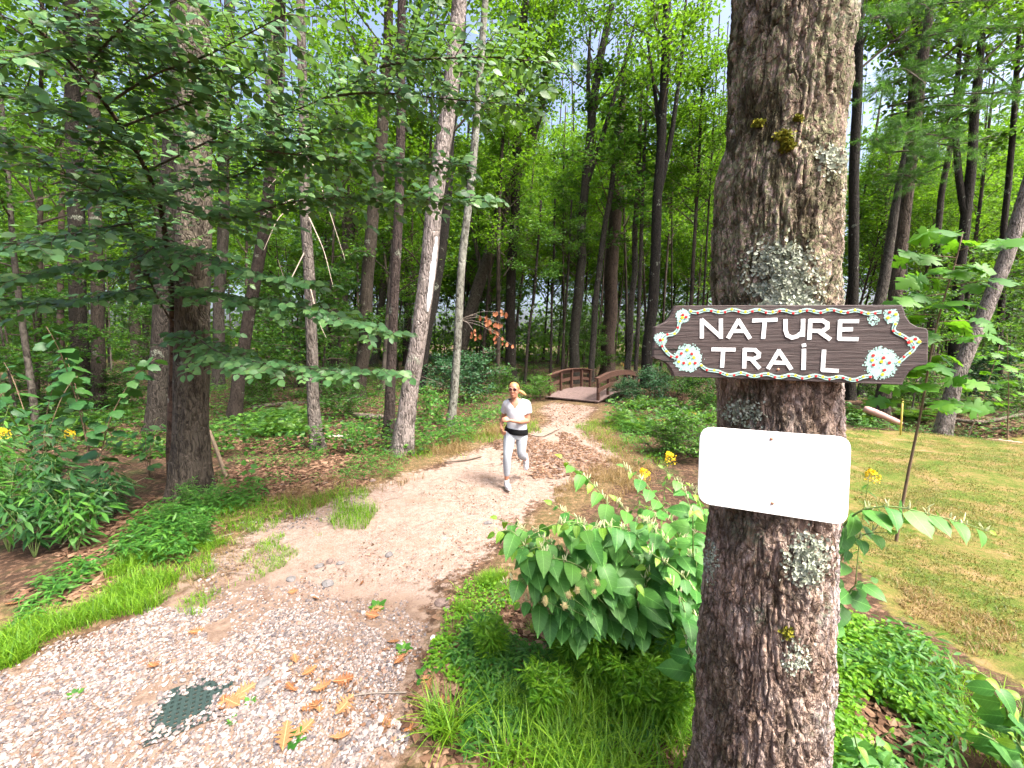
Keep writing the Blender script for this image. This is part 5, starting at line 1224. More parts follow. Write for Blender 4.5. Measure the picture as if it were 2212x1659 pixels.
# ------------------------------------------------------------------ ferns
def frond(L=.6, n=17, arch=.35, seed=0):
    g = np.random.default_rng(seed); V = []; F = []
    t = np.linspace(0, 1, n); x = L * t * (1 - .12 * t); z = L * (.75 * t - (.35 + arch) * t * t)
    for i in range(1, n):
        w = L * .30 * math.sin(math.pi * min(1, (.12 + .88 * t[i]) ** 1.2)) ** .8 * (1 if i < n - 1 else .4)
        for s in (-1, 1):
            dz = -.18 * w; fw = .28 * w; b = len(V); c = (x[i], 0, z[i]); wd = L / n * .42
            V += [c, (x[i] + fw * .5 - wd, s * w * .5, z[i] + dz * .2), (x[i] + fw, s * w, z[i] + dz), (x[i] + fw * .5 + wd, s * w * .5, z[i] + dz * .2)]
            F.append((b, b + 1, b + 2, b + 3) if s > 0 else (b, b + 3, b + 2, b + 1))
    b = len(V); 
    for i in range(n): V += [(x[i], -.003, z[i] + .002), (x[i], .003, z[i] + .002)]
    for i in range(n - 1): F.append((b + 2 * i, b + 2 * i + 2, b + 2 * i + 3, b + 2 * i + 1))
    return np.array(V), [np.array(F)]
FR = [frond(seed=k, arch=a) for k, a in enumerate((.25, .4, .55))]
def fern_mesh(seed, mat, nf=11):
    g = np.random.default_rng(seed); mb = MB()
    for k in range(nf):
        a = k * 2.4 + g.uniform(-.2, .2); e = g.uniform(-.15, .45); d = np.array([[math.cos(a) * math.cos(e), math.sin(a) * math.cos(e), math.sin(e)]])
        V, F, _ = scatter(FR[k % 3], np.zeros((1, 3)), d, np.array([[0, 0, 1.0]]), np.array([g.uniform(.7, 1.15)])); mb.add(V, F, g.uniform(0, .6))
    o = mb.build("fern", mat); me = o.data; bpy.data.objects.remove(o); return me
FERN = [fern_mesh(k, M['fern']) for k in range(4)]
g = np.random.default_rng(91)
fern_regions = [((500, 660, 892, 940), 22, .95, "green fern in the fern bed left of the grey sapling's foot", "ferns by the grey sapling"), ((430, 900, 775, 860), 30, 1.0, "green fern in the shade behind the mossy and grey trunks", "ferns in the left forest"),
                ((990, 1180, 765, 850), 40, 1.1, "green fern on the bank behind the runner", "ferns behind the runner"), ((1100, 1500, 752, 800), 55, 1.1, "green fern growing beyond the footbridge", "ferns beyond the bridge"),
                ((1340, 1530, 865, 950), 24, .85, "yellow-green fern right of the path below the bridge", "ferns right of the path"), ((0, 300, 830, 920), 18, 1.0, "green fern under the trees at the far left", "ferns at the far left"), ((1850, 2212, 850, 905), 26, .9, "green fern along the lawn's back edge", "ferns behind the lawn")]
for (x0, x1, y0, y1), n, s, lab, grp in fern_regions:
    for k in range(n):
        p = gpt(g.uniform(x0, x1), g.uniform(y0, y1)); P2 = p[None, :2]
        if sdist(P2, PATH)[0] > -.35: continue
        if abs((p[:2] - BRIDGE0) @ BW - 1) < 1.5 and -.6 < (p[:2] - BRIDGE0) @ BU < 4.2: continue
        a = g.uniform(0, 6.28); o = inst("fern", FERN[k % 4], None, p, (math.cos(a), math.sin(a), 0), (0, 0, 1), s * g.uniform(.7, 1.3)); tag(o, lab, "fern", grp)
gold = [tmesh("golden_frond", f, M['fern_gold'], False) for f in FR]
for (x, y, s, lab) in [(1445, 930, .8, "golden-brown fern nearest the knotweed right of the path"), (1400, 925, .75, "orange-gold fern beside the path right of the bridge approach"), (1488, 915, .8, "yellowing fern partly behind the wooden sign"), (1316, 790, 1.0, "orange fern glowing beyond the footbridge, left one"), (1348, 793, .95, "orange fern glowing beyond the footbridge, right one"), (1275, 800, .7, "small yellow fern just behind the bridge"), (1900, 905, .7, "small yellowing fern by the pink log at the lawn's edge")]:
    p = gpt(x, y); t = thing("fern", p, lab, "fern")
    for k in range(7): a = k * 2.4 + g.uniform(-.2, .2); inst("frond", gold[k % 3], t, p, (math.cos(a), math.sin(a), g.uniform(.1, .6)), (0, 0, 1), s * g.uniform(.7, 1.1))
# shrubs
BUSH = [make_crown(1.25, 1.0, 16, 2300, .075, 400 + k, M['under'], (.1, 1.0), .10, .45, 0.02, .012) for k in range(2)]
m_dk = leaf_mat("dark_shrub_leaves", (.02, .07, .03), (.03, .095, .038), (.045, .12, .045), .3)
BUSH += [make_crown(1.3, 1.0, 18, 2800, .08, 410, m_dk, (.1, 1.0), .10, .45, 0.02, .012)]
for (x, y, s, k, lab) in [(1015, 868, 1.25, 2, "dark green bush between the slender grey trunk and the runner"), (965, 850, 1.1, 2, "dark bush behind the foot of the slender grey trunk"), (1085, 850, .9, 0, "green bush just behind the runner's shoulder"), (1165, 862, .75, 0, "small bush at the bridge's left front corner"),
                        (1352, 872, .62, 2, "dark bush overlapping the bridge's right railing"), (1400, 868, 1.0, 2, "dark green bush right of the bridge"), (1465, 858, 1.0, 0, "green bush between the bridge and the wooden sign"), (1510, 900, .9, 1, "bush just left of the sign tree at mid height"), (2130, 868, 1.3, 2, "dark spreading bush behind the lawn at the right edge"),
                        (2195, 900, .8, 0, "green bush at the right edge of the lawn"), (1900, 880, .8, 1, "green bush behind the pink log"), (740, 905, .8, 1, "green bush between grey sapling and dark reddish trunk"), (720, 850, 1.0, 0, "bush among the mid forest trunks left of the pale tree"), (560, 870, .9, 1, "bush behind the fern bed"), (110, 900, 1.0, 0, "bush in the shade behind the left sapling"), (260, 880, .9, 1, "bush between the twin trunks and mossy trunk"), (1500, 990, .7, 0, "leafy undergrowth bush left of the white sign"), (1440, 985, .5, 1, "low undergrowth bush behind the knotweed tips"), (1985, 890, .8, 0, "bush in front of the leaning trunk behind the lawn")]:
    p = gpt(x, y); t = thing("bush", p, lab, "bush"); a = g.uniform(0, 6.28); n = np.array([math.cos(a), math.sin(a), 0])
    inst("crown", BUSH[k][0], t, p - np.array([0, 0, .05]), UPV, n, s); inst("branches", BUSH[k][1], t, p - np.array([0, 0, .05]), UPV, n, s)
# low undergrowth that covers the forest floor
n = 120000; y = 7 + 42 * g.random(n) ** 1.3; x = g.uniform(-1.4, 1.4, n) * y; P2 = np.stack([x, y], -1)
ok = (fbm(np.stack([x * .45, y * .45, 0 * x], -1), 3, 15) > .42) & (sdist(P2, PATH) < -.6) & (sdist(P2, LAWN) < -.1) & (sdist(P2, GRAVEL) < -.8) & ~((abs((P2 - BRIDGE0) @ BW - 1) < 1.1) & (abs((P2 - BRIDGE0) @ BU - 1.9) < 2.6))
x, y = x[ok], y[ok]; n = len(x); hgt = np.clip(fbm(np.stack([x * .6, y * .6, 0 * x + 4], -1), 2, 19), .3, .8)
z = ground_z(np.stack([x, y], -1)) + g.uniform(0, 1, n) * (hgt - .25) * 1.5
V, F, ow = scatter(T_far, np.stack([x, y, z], -1), np.stack([g.normal(0, 1, n), g.normal(0, 1, n), g.normal(-.1, .3, n)], -1), np.stack([g.normal(0, .4, n), g.normal(-.2, .4, n), np.ones(n)], -1), g.uniform(.05, .13, n))
tag(obj("undergrowth", V, F, M['under'], None, g.uniform(0, .9, n)[ow]), "low green undergrowth covering the forest floor", None, None, "stuff")

# ------------------------------------------------------------------ grass, weeds and clover (nobody could count them)
g = np.random.default_rng(121)
def in_poly(px, n, dens=None, seed=0):
    """random ground points inside a pixel polygon, thinned by noise"""
    A = poly(px); lo, hi = A.min(0), A.max(0); out = np.zeros((0, 2)); tries = 0
    while len(out) < n and tries < 60:
        tries += 1
        P = g.uniform(lo, hi, (n * 3, 2)); P = P[sdist(P, A) > (fbm(np.column_stack([P * 2.3, np.zeros(len(P))]), 3, seed + 40) - .5) * 1.1]
        if dens: P = P[fbm(np.column_stack([P * dens[0], np.zeros(len(P))]), 3, seed) > dens[1] + g.normal(0, .04, len(P))]
        out = np.vstack([out, P])
    out = out[:n]
    return np.column_stack([out, ground_z(out)])
def grass(name, label, mat, specs):
    mb = MB()
    for (px, n, h, w, lean, dens) in specs:
        P = in_poly(px, n, dens, len(px) + n); n = len(P)
        if n == 0: continue
        V, F, ow = blades(P, h * g.uniform(.4, 1.25, n), w * g.uniform(.6, 1.3, n), lean * g.uniform(.3, 1.5, n)); mb.add(V, F, g.uniform(0, .99, n)[ow])
    return tag(mb.build(name, mat), label, None, None, "stuff")
grass("grass", "bright green grass in the foreground and along the gravel", M['grass'], [
    ([(840, 1659), (900, 1570), (960, 1520), (1040, 1490), (1180, 1480), (1330, 1500), (1510, 1530), (1505, 1800), (700, 1850)], 2300, .18, .0065, .8, (3.5, .54)),
    ([(930, 1640), (980, 1540), (1100, 1500), (1300, 1530), (1350, 1659), (1300, 1800), (900, 1800)], 1300, .25, .009, .9, (3, .53)),
    ([(1400, 1659), (1430, 1500), (1500, 1440), (1515, 1659), (1500, 1800), (1380, 1800)], 700, .30, .009, .7, None),
    ([(0, 1430), (0, 1380), (120, 1310), (250, 1230), (330, 1180), (440, 1170), (420, 1250), (300, 1330), (180, 1390)], 5200, .15, .0055, .8, (2.5, .49)),
    ([(-300, 1480), (0, 1400), (80, 1400), (0, 1460)], 900, .14, .006, .8, (3, .4)),
    ([(320, 1180), (480, 1090), (620, 1070), (640, 1100), (500, 1170), (420, 1250)], 2200, .13, .005, .8, (2.5, .46)),
    ([(640, 1100), (760, 1060), (820, 1100), (790, 1135), (690, 1140)], 1500, .15, .006, .8, (3, .42)),
    ([(420, 1280), (600, 1180), (690, 1150), (660, 1210), (560, 1260), (420, 1330)], 1100, .07, .005, .8, (3, .5)),
    ([(900, 1340), (960, 1290), (1060, 1240), (1150, 1330), (1100, 1420), (980, 1440), (940, 1400)], 1500, .09, .005, .8, (3, .47)),
    ([(880, 1000), (960, 960), (1080, 915), (1160, 905), (1150, 935), (1060, 955), (960, 995)], 1500, .16, .007, .7, (1.8, .48)),
    ([(1240, 920), (1360, 900), (1440, 960), (1440, 1010), (1340, 1000), (1290, 955)], 2200, .12, .007, .7, (1.8, .44)),
    ([(1820, 1300), (1960, 1380), (2150, 1490), (2300, 1659), (2300, 1850), (1800, 1850), (1800, 1500)], 1800, .14, .006, .8, (3, .50))])
grass("dry_grass", "straw-coloured dry grass along the path's verges", M['straw'], [
    ([(760, 1050), (860, 990), (990, 950), (1080, 915), (1100, 935), (980, 990), (880, 1040), (800, 1090)], 3800, .17, .006, .8, (1.6, .42)),
    ([(560, 1090), (720, 1020), (800, 1030), (720, 1080), (600, 1120)], 1100, .12, .005, .9, (2, .46)),
    ([(1210, 1040), (1330, 990), (1420, 1020), (1380, 1060), (1240, 1090), (1150, 1100)], 2600, .13, .006, .8, (2, .42)),
    ([(1250, 940), (1340, 930), (1400, 980), (1330, 1000)], 1000, .12, .006, .8, (2, .45)),
    ([(330, 1230), (460, 1170), (600, 1190), (520, 1240), (400, 1290)], 700, .07, .004, 1.2, (3, .5)),
    ([(1900, 1240), (2060, 1270), (2212, 1330), (2212, 1450), (2000, 1360)], 1600, .05, .005, .9, (3, .45))])
grass("lawn_grass", "short sparse blades of the dry lawn", M['lawn_grass'], [
    ([(1830, 928), (2212, 926), (2400, 1100), (2400, 1500), (2150, 1430), (1960, 1330), (1850, 1210)], 20000, .035, .007, .8, (1.2, .40)),
    ([(1840, 1100), (1960, 1000), (2212, 1150), (2300, 1400), (2100, 1400), (1900, 1280)], 9000, .028, .006, .8, (1.5, .44))])
# feathery weeds, clover and small-leaved ground cover
def cover(name, label, mat, T, specs):
    mb = MB()
    for (px, n, h, s, dens) in specs:
        P = in_poly(px, n, dens, n); n = len(P); P = P + np.column_stack([np.zeros((n, 2)), g.uniform(.15, 1, n) * h])
        V, F, ow = scatter(T, P, np.stack([g.normal(0, 1, n), g.normal(0, 1, n), g.normal(0, .25, n)], -1), np.stack([g.normal(0, .35, n), g.normal(-.2, .35, n), np.ones(n)], -1), s * g.uniform(.55, 1.3, n)); mb.add(V, F, g.uniform(0, .99, n)[ow])
    return tag(mb.build(name, mat), label, None, None, "stuff")
cover("clover", "small round-leaved clover and ground cover", M['clover'], T_far, [
    ([(1815, 1350), (1920, 1380), (2050, 1450), (2150, 1540), (2200, 1800), (1800, 1800)], 6000, .12, .036, (2.5, .49)), ([(1830, 1240), (1920, 1330), (1880, 1380), (1820, 1350)], 900, .12, .03, (3, .48)),
    ([(930, 1400), (1050, 1380), (1200, 1400), (1300, 1500), (1150, 1560), (960, 1500)], 2200, .05, .03, (4, .46)), ([(960, 1330), (1060, 1260), (1120, 1340), (1050, 1400)], 1200, .06, .028, (4, .46))])
cover("ground_cover", "mixed low weeds on the leaf litter", M['herb'], T_lance, [
    ([(250, 1200), (330, 1120), (470, 1080), (600, 1060), (560, 1120), (430, 1180), (330, 1230)], 3200, .22, .085, (2.2, .43)), ([(930, 1360), (1050, 1300), (1250, 1420), (1450, 1480), (1500, 1659), (1000, 1659), (920, 1560)], 6000, .10, .06, (3, .42)),
    ([(480, 1010), (700, 985), (900, 985), (820, 1040), (640, 1050)], 1800, .16, .07, (2, .5)), ([(1330, 930), (1500, 900), (1520, 1000), (1380, 1010)], 2600, .3, .08, (2, .42)), ([(880, 990), (960, 950), (1080, 880), (1150, 880), (1100, 920), (960, 985)], 2200, .35, .08, (2, .44)),
    ([(1840, 905), (2212, 905), (2212, 930), (1840, 930)], 1600, .25, .08, (2, .42)), ([(0, 1330), (150, 1230), (260, 1180), (200, 1260), (60, 1360)], 500, .12, .08, (3, .5)), ([(1815, 1300), (1920, 1340), (2100, 1460), (2200, 1800), (1800, 1800)], 1000, .2, .075, (2.5, .52))])
# feathery weed plants in the right foreground
def weed(px, py, h, n, label, seed, lean=(0, 0), mat='clover', nst=6, ls=.026):
    gg = np.random.default_rng(seed); base = gpt(px, py); t = thing("weed", base, label, "weed", "feathery weeds below the knotweed"); st = MB(); pos, ds, ns, ss = [], [], [], []
    for k in range(nst):
        a = k * 2.4 + gg.uniform(0, .6); e = h * gg.uniform(.15, .5); tip = base + np.array([math.cos(a) * e + lean[0], math.sin(a) * e + lean[1], h * gg.uniform(.65, 1.1)]); Q = smooth_path([base - np.array([0, 0, .02]), base * .6 + tip * .4 + np.array([0, 0, .15 * h]), tip], 10); st.tube(Q, np.linspace(.0035, .001, 10), 5, False)
        for q in range(n):
            tt = gg.uniform(.2, 1); b0 = along(Q, tt); a2 = gg.uniform(0, 6.28); l2 = gg.uniform(.0, .09) * (1.3 - tt); d = np.array([math.cos(a2), math.sin(a2), gg.normal(.25, .3)]); pos.append(b0 + unit(d) * l2); ds.append(d); ns.append(UPV + gg.normal(0, .5, 3)); ss.append(ls * gg.uniform(.6, 1.3))
    st.build("stem", M['stem'], t); n = len(pos); V, F, ow = scatter(T_lance, np.array(pos), np.array(ds), np.array(ns), np.array(ss)); tag(obj("leaves", V, F, M[mat], t, gg.uniform(0, .99, n)[ow], True), kind="stuff")
for k, (x, y, h, lab) in enumerate([(1340, 1440, .50, "tallest feathery weed under the knotweed, among the seed heads"), (1400, 1480, .42, "feathery weed right of the seed heads"), (1290, 1500, .36, "feathery weed below the seed heads"), (1450, 1440, .45, "arching feathery weed nearest the sign tree"), (1230, 1440, .30, "feathery weed at the left of the seed heads"), (1360, 1560, .30, "low feathery weed in the middle of the foreground grass"), (1180, 1560, .25, "low feathery weed amid the foreground grass, left one"), (1440, 1580, .26, "low feathery weed in the foreground near the sign tree's foot"), (1060, 1420, .2, "small weed on the litter left of the seed heads")]):
    weed(x, y, h * 1.15, 170, lab, 500 + k, (.05 if k in (1, 3) else 0, 0), nst=10, ls=.046)
for k, (x, y, h, lab) in enumerate([(410, 1110, .42, "feathery weed at the mossy trunk's left root"), (455, 1120, .5, "feathery weed covering the front of the mossy trunk's foot"), (370, 1150, .35, "weed on the litter below the mossy trunk"), (440, 1180, .35, "weed between the mossy trunk and the gravel")]):
    weed(x, y, h, 90, lab, 530 + k, mat='herb', nst=8, ls=.045)
# ---- seed heads of wild carrot
for k, (x0, y0, x1, y1, Y, lab) in enumerate([(1255, 1400, 1262, 1238, 1.95, "topmost wild carrot seed head"), (1270, 1410, 1247, 1275, 1.95, "wild carrot seed head below the topmost one"), (1280, 1420, 1290, 1258, 2.0, "wild carrot seed head on the right"), (1215, 1440, 1220, 1308, 1.9, "wild carrot seed head low in the middle of the group"), (1180, 1430, 1178, 1298, 2.0, "tall narrow seed head standing apart on the left"), (1240, 1420, 1228, 1285, 1.9, "small wild carrot seed head left of the group"), (1290, 1430, 1283, 1280, 2.0, "small wild carrot seed head right of the group")]):
    base = gpt(1300 + 6 * k, 1425 + 5 * (k % 3)); tip = at(x1, y1, Y - .05); t = thing("seed_head", base, lab + " below the knotweed", "seed head", "wild carrot seed heads")
    MB().tube(smooth_path([base - np.array([0, 0, .02]), base * .45 + tip * .55 + np.array([.05, 0, .06]), tip], 10), np.linspace(.0024, .0013, 10), 6).build("stem", M['stem'], t, True)
    hd = MB(); V, F = ball(tip, (.013, .013, .017 if k != 4 else .03), 8); V = V + g.normal(0, .0012, V.shape); hd.add(V, F)
    for q in range(40): a = unit(g.normal(0, 1, 3)); hd.tube([tip + a * .010, tip + a * .021 * (1, 1.2)[q % 2]], [.0014, .0005], 3, False)
    hd.build("head", M['seed'], t)
# ---- goldenrod
def goldenrod(x, y, Y, h, lab, k):
    base = at(x, y, Y); base[2] = gz(base[0], base[1]); t = thing("goldenrod", base, lab, "flower"); tip = base + np.array([.03, 0, h]); Q = smooth_path([base, base * .5 + tip * .5 + np.array([-.02, 0, 0]), tip], 10); MB().tube(Q, np.linspace(.005, .0015, 10), 6).build("stem", M['stem'], t, True)
    n = 170; u = g.uniform(0, 1, n); a = g.uniform(0, 6.28, n); P = tip + np.stack([np.cos(a) * .055 * u ** .6 + .03 * u, np.sin(a) * .05 * u ** .6, .03 - .13 * u * g.uniform(.3, 1, n)], -1)
    V, F, ow = scatter(T_flake, P, g.normal(0, 1, (n, 3)), g.normal(0, 1, (n, 3)), np.full(n, .011)); tag(obj("flower_head", V, F, M['yellow_flower'], t), kind="stuff"); n = 26; pos = np.array([along(Q, v) for v in np.linspace(.2, .9, n)]); a = np.arange(n) * 2.4
    V, F, ow = scatter(T_lance, pos, np.stack([np.cos(a), np.sin(a), 0 * a - .2], -1), np.tile(UPV, (n, 1)), g.uniform(.06, .1, n)); tag(obj("leaves", V, F, M['herb'], t, g.uniform(0, 1, n)[ow], True), kind="stuff")
for k, (x, y, Y, h, lab) in enumerate([(1432, 1100, 3.6, 1.05, "yellow goldenrod left of the white sign"), (1380, 1060, 3.9, .8, "yellow goldenrod behind the knotweed tips"), (1856, 1180, 3.2, 1.0, "yellow goldenrod just right of the white sign"), (150, 1010, 5.0, .95, "small yellow flower among the left saplings"), (15, 1060, 4.3, 1.1, "yellow flower at the left edge above the weeds")]): goldenrod(x, y, Y, h, lab, k)

# ------------------------------------------------------------------ leaf litter
mb = MB()
for px, n, dens, s in [([(0, 1330), (0, 1250), (200, 1150), (350, 1090), (520, 1000), (720, 985), (860, 975), (800, 1040), (640, 1090), (430, 1180), (250, 1250), (120, 1330)], 6500, (1.2, .36), .085), ([(430, 975), (470, 930), (760, 925), (850, 965), (700, 985)], 3800, (1, .34), .09), ([(0, 960), (0, 790), (330, 830), (420, 960), (200, 1010)], 3000, (1, .36), .10),
                       ([(540, 905), (560, 860), (900, 845), (1000, 900), (940, 940), (760, 930)], 3000, (.9, .38), .10), ([(1010, 870), (1100, 900), (1090, 930), (960, 960), (960, 920)], 900, (1, .4), .09), ([(1080, 960), (1200, 925), (1330, 985), (1290, 1015), (1180, 1030), (1060, 1000)], 3200, (1.4, .40), .06),
                       ([(930, 1420), (1000, 1320), (1200, 1380), (1400, 1420), (1510, 1480), (1510, 1800), (800, 1850)], 3200, (2, .38), .065), ([(1120, 905), (1165, 885), (1290, 890), (1280, 910), (1180, 925)], 600, (2, .3), .06), ([(1190, 868), (1290, 878), (1250, 892), (1180, 885)], 500, None, .06), ([(1240, 828), (1500, 790), (1500, 800), (1420, 830), (1330, 840)], 900, (.8, .4), .1), ([(1900, 900), (2212, 900), (2300, 930), (1990, 926)], 1000, (1, .4), .09), ([(1850, 1400), (2150, 1560), (2212, 1800), (1800, 1800)], 900, (2, .4), .06), ([(640, 1240), (860, 1060), (1160, 1000), (1250, 1030), (1100, 1140), (940, 1260)], 900, (2, .4), .028), ([(600, 1450), (880, 1400), (930, 1480), (900, 1640), (700, 1659), (760, 1450)], 160, (3, .48), .035)]:
    P = in_poly(px, n, dens, n + 1); n = len(P); P[:, 2] += g.uniform(.004, .02, n); a = g.uniform(0, 6.28, n)
    V, F, ow = scatter(T_lit, P, np.stack([np.cos(a), np.sin(a), g.normal(0, .12, n)], -1), np.stack([g.normal(0, .3, n), g.normal(0, .3, n), np.ones(n)], -1), s * g.uniform(.5, 1.3, n)); mb.add(V, F, g.uniform(0, .99, n)[ow])
tag(mb.build("leaf_litter", M['litter']), "brown fallen leaves carpeting the forest floor", None, None, "stuff")
# small sticks
mb = MB(); P = np.vstack([in_poly([(300, 1280), (600, 1040), (850, 985), (700, 1140), (500, 1260)], 120), in_poly([(1080, 960), (1325, 985), (1160, 1085), (800, 1180), (860, 1050)], 110), in_poly([(430, 975), (470, 900), (860, 880), (850, 965)], 90)])
for p in P:
    a = g.uniform(0, 6.28); l_ = g.uniform(.05, .28); d = np.array([math.cos(a), math.sin(a), 0]); e = p + d * l_; mb.tube([p + [0, 0, .008], (p + e) / 2 + [0, 0, .012 + g.uniform(0, .01)], e + [0, 0, .008]], [.003, .0035, .0015], 4)
tag(mb.build("twigs", M['twig']), "small dead twigs scattered on the ground", None, None, "stuff")
# ------------------------------------------------------------------ gravel
m, nt, N, L, b = mat_base("pebbles")
L(ramp(nt, attr(nt, "tint"), [(0, (.045, .038, .042)), (.2, (.085, .072, .073)), (.4, (.14, .11, .10)), (.6, (.20, .165, .15)), (.8, (.33, .295, .275)), (.93, (.17, .09, .058)), (1, (.10, .05, .032))]), b.inputs["Base Color"]); b.inputs["Roughness"].default_value = .75
M['pebble'] = m
ph = (1 + 5 ** .5) / 2
ICO = (unit(np.array([(-1, ph, 0), (1, ph, 0), (-1, -ph, 0), (1, -ph, 0), (0, -1, ph), (0, 1, ph), (0, -1, -ph), (0, 1, -ph), (ph, 0, -1), (ph, 0, 1), (-ph, 0, -1), (-ph, 0, 1)], float)),
       [np.array([(0, 11, 5), (0, 5, 1), (0, 1, 7), (0, 7, 10), (0, 10, 11), (1, 5, 9), (5, 11, 4), (11, 10, 2), (10, 7, 6), (7, 1, 8), (3, 9, 4), (3, 4, 2), (3, 2, 6), (3, 6, 8), (3, 8, 9), (4, 9, 5), (2, 4, 11), (6, 2, 10), (8, 6, 7), (9, 8, 1)])])
GC = gpt(418, 1522); ga = math.radians(33); gu = np.array([math.cos(ga), math.sin(ga), 0]); gv = np.array([-math.sin(ga), math.cos(ga), 0])
def pebbles(px, n, s, dens, seed, sink=.35):
    P = in_poly(px, n, dens, seed); n = len(P)
    q = P - GC; rr = np.hypot(q @ gu / .20, q @ gv / .165) + (fbm(np.column_stack([P[:, :2] * 14, np.zeros(n)]), 3, 8) - .5) * 1.3
    ing = (abs(q @ gu) < .2) & (abs(q @ gv) < .2); show = (rr < .75) & (fbm(np.column_stack([P[:, :2] * 11, np.zeros(n)]), 2, 18) > .44); P[:, 2] += .011 * ing; P = P[~show]; n = len(P); sz = s * np.exp(g.normal(0, .32, n)); a = g.uniform(0, 6.28, n); P[:, 2] += sz * .3 * (1 - sink)
    V, F, ow = scatter(ICO, P, np.stack([np.cos(a), np.sin(a), g.normal(0, .3, n)], -1), np.stack([g.normal(0, .3, n), g.normal(0, .3, n), np.ones(n)], -1), np.stack([sz * g.uniform(.75, 1.3, n), sz * g.uniform(.6, 1, n), sz * g.uniform(.4, .75, n)], -1) * .5)
    V = V + (fbm(V * 130, 1, 3)[:, None] - .5) * .006
    return V, F, np.clip(g.beta(1.6, 1.5, n), 0, 1)[ow]
mb = MB()
mb.add(*pebbles([(-450, 1800), (-450, 1500), (0, 1450), (150, 1400), (260, 1350), (420, 1310), (560, 1320), (760, 1330), (880, 1400), (860, 1500), (800, 1659), (700, 1800)], 20000, .0145, (1.5, .38), 1))
mb.add(*pebbles([(0, 1470), (300, 1430), (520, 1450), (600, 1560), (520, 1800), (-300, 1800), (-300, 1500)], 9000, .0165, None, 2))
mb.add(*pebbles([(430, 1320), (560, 1240), (640, 1260), (800, 1330), (900, 1370), (880, 1500), (700, 1420)], 2600, .015, (2, .45), 3))
mb.add(*pebbles([(560, 1100), (700, 1050), (800, 1080), (640, 1180), (440, 1290), (400, 1250)], 600, .02, (2, .46), 4))
mb.add(*pebbles([(760, 1480), (880, 1420), (900, 1520), (840, 1659), (760, 1700)], 900, .019, (3, .4), 5))
mb.add(*pebbles([(620, 1240), (900, 1060), (1160, 1010), (1120, 1120), (960, 1260)], 1500, .010, (2, .44), 6, .6))
mb.add(*pebbles([(560, 1330), (900, 1100), (1100, 1050), (1040, 1200), (900, 1300)], 900, .009, None, 7, .6))
tag(mb.build("gravel", M['pebble']), "loose pale grey and pink gravel pebbles", None, None, "stuff")
# ---- plastic drain grate half covered by the gravel
grate = thing("drain_grate", GC - np.array([0, 0, .01]), "dark green plastic grid grate half buried in the gravel", "grate")
NC = 11; cell = .034; bar = .0085; Vg = []; Fg = []
for a in range(NC):
    for c_ in range(NC):
        o0 = np.array([(a - NC / 2 + .5) * cell, (c_ - NC / 2 + .5) * cell]); k = len(Vg); H_ = cell / 2; h_ = cell / 2 - bar
        for r_, z in ((H_, .008), (h_, .008), (h_, -.02)):
            for sx_, sy_ in ((-1, -1), (1, -1), (1, 1), (-1, 1)): q = o0 + np.array([sx_, sy_]) * r_; Vg.append(GC + gu * q[0] + gv * q[1] + np.array([0, 0, z + .004]))
        for e in range(4): e2 = (e + 1) % 4; Fg += [(k + e, k + e2, k + 4 + e2, k + 4 + e), (k + 4 + e, k + 4 + e2, k + 8 + e2, k + 8 + e)]
obj("grid", np.array(Vg), np.array(Fg), plain("dark_green_plastic", (.022, .038, .035), .5, .4, .15, 60), grate)
MB().box(GC + np.array([0, 0, -.006]), gu * NC * cell * .5, gv * NC * cell * .5, np.array([0, 0, .0015])).build("hole_shade", plain("hole_shade_black", (.004, .004, .004), .9, .1), grate)  # black slab stands in for the darkness inside the grate holes
# ---- rocks
m_rock = plain("grey_brown_rock", (.13, .095, .082), .9, .2, .35, 25, .5); m_rock2 = plain("blue_grey_rock", (.13, .122, .12), .9, .2, .3, 25, .5); m_rock3 = plain("pink_rock", (.26, .165, .13), .9, .2, .2, 25, .4)
def rock(x, y, s, lab, mat, k, flat=.6):
    p = gpt(x, y); V, F = ball((0, 0, 0), 1, 9); d = 1 + .55 * (fbm(V * 1.6 + k * 5, 3, k) - .5) + .25 * (np.floor(noise(V * 2.2 + k, k) * 4) / 4 - .4); V = V * d[:, None] * np.array([s, s * .75, s * flat]); a = k * 1.3; R = np.array([[math.cos(a), -math.sin(a), 0], [math.sin(a), math.cos(a), 0], [0, 0, 1]])
    o = obj("rock", V @ R.T + p + np.array([0, 0, s * flat * .35]), F, mat, None, None, False); tag(o, lab, "rock", "loose rocks on the path")
for k, a in enumerate([(955, 1298, .062, "grey-brown rock on the dirt left of the knotweed", m_rock), (965, 1312, .03, "small rock leaning on the grey-brown rock", m_rock), (628, 1245, .05, "dark flat rock at the path's left edge", m_rock2), (690, 1215, .045, "flat grey rock on the path, left of three", m_rock2), (712, 1205, .045, "flat grey rock on the path, middle of three", m_rock), (735, 1210, .04, "flat grey rock on the path, right of three", m_rock2), (840, 1195, .05, "pale blue stone on the sand", m_rock2), (708, 1255, .06, "flat pale stone sunk in the path", m_rock2), (655, 1565, .03, "pink rock beside the small green plant in the gravel", m_rock3), (628, 1562, .022, "blue-grey stone left of the pink rock", m_rock2), (795, 1195, .03, "reddish flake of rock on the sand", m_rock3), (935, 1375, .022, "white stone on the dirt edge below the grey-brown rock", plain("white_rock", (.55, .54, .53), .8)), (1055, 1125, .05, "flat grey stone at the path's right edge", m_rock2), (570, 1480, .05, "long grey stone above the grate", m_rock2), (1210, 1010, .06, "grey stone in the wood chips near the runner", m_rock), (805, 1040, .05, "pale rock by the dry grass left of the runner", m_rock)]): rock(*a, k, .45)
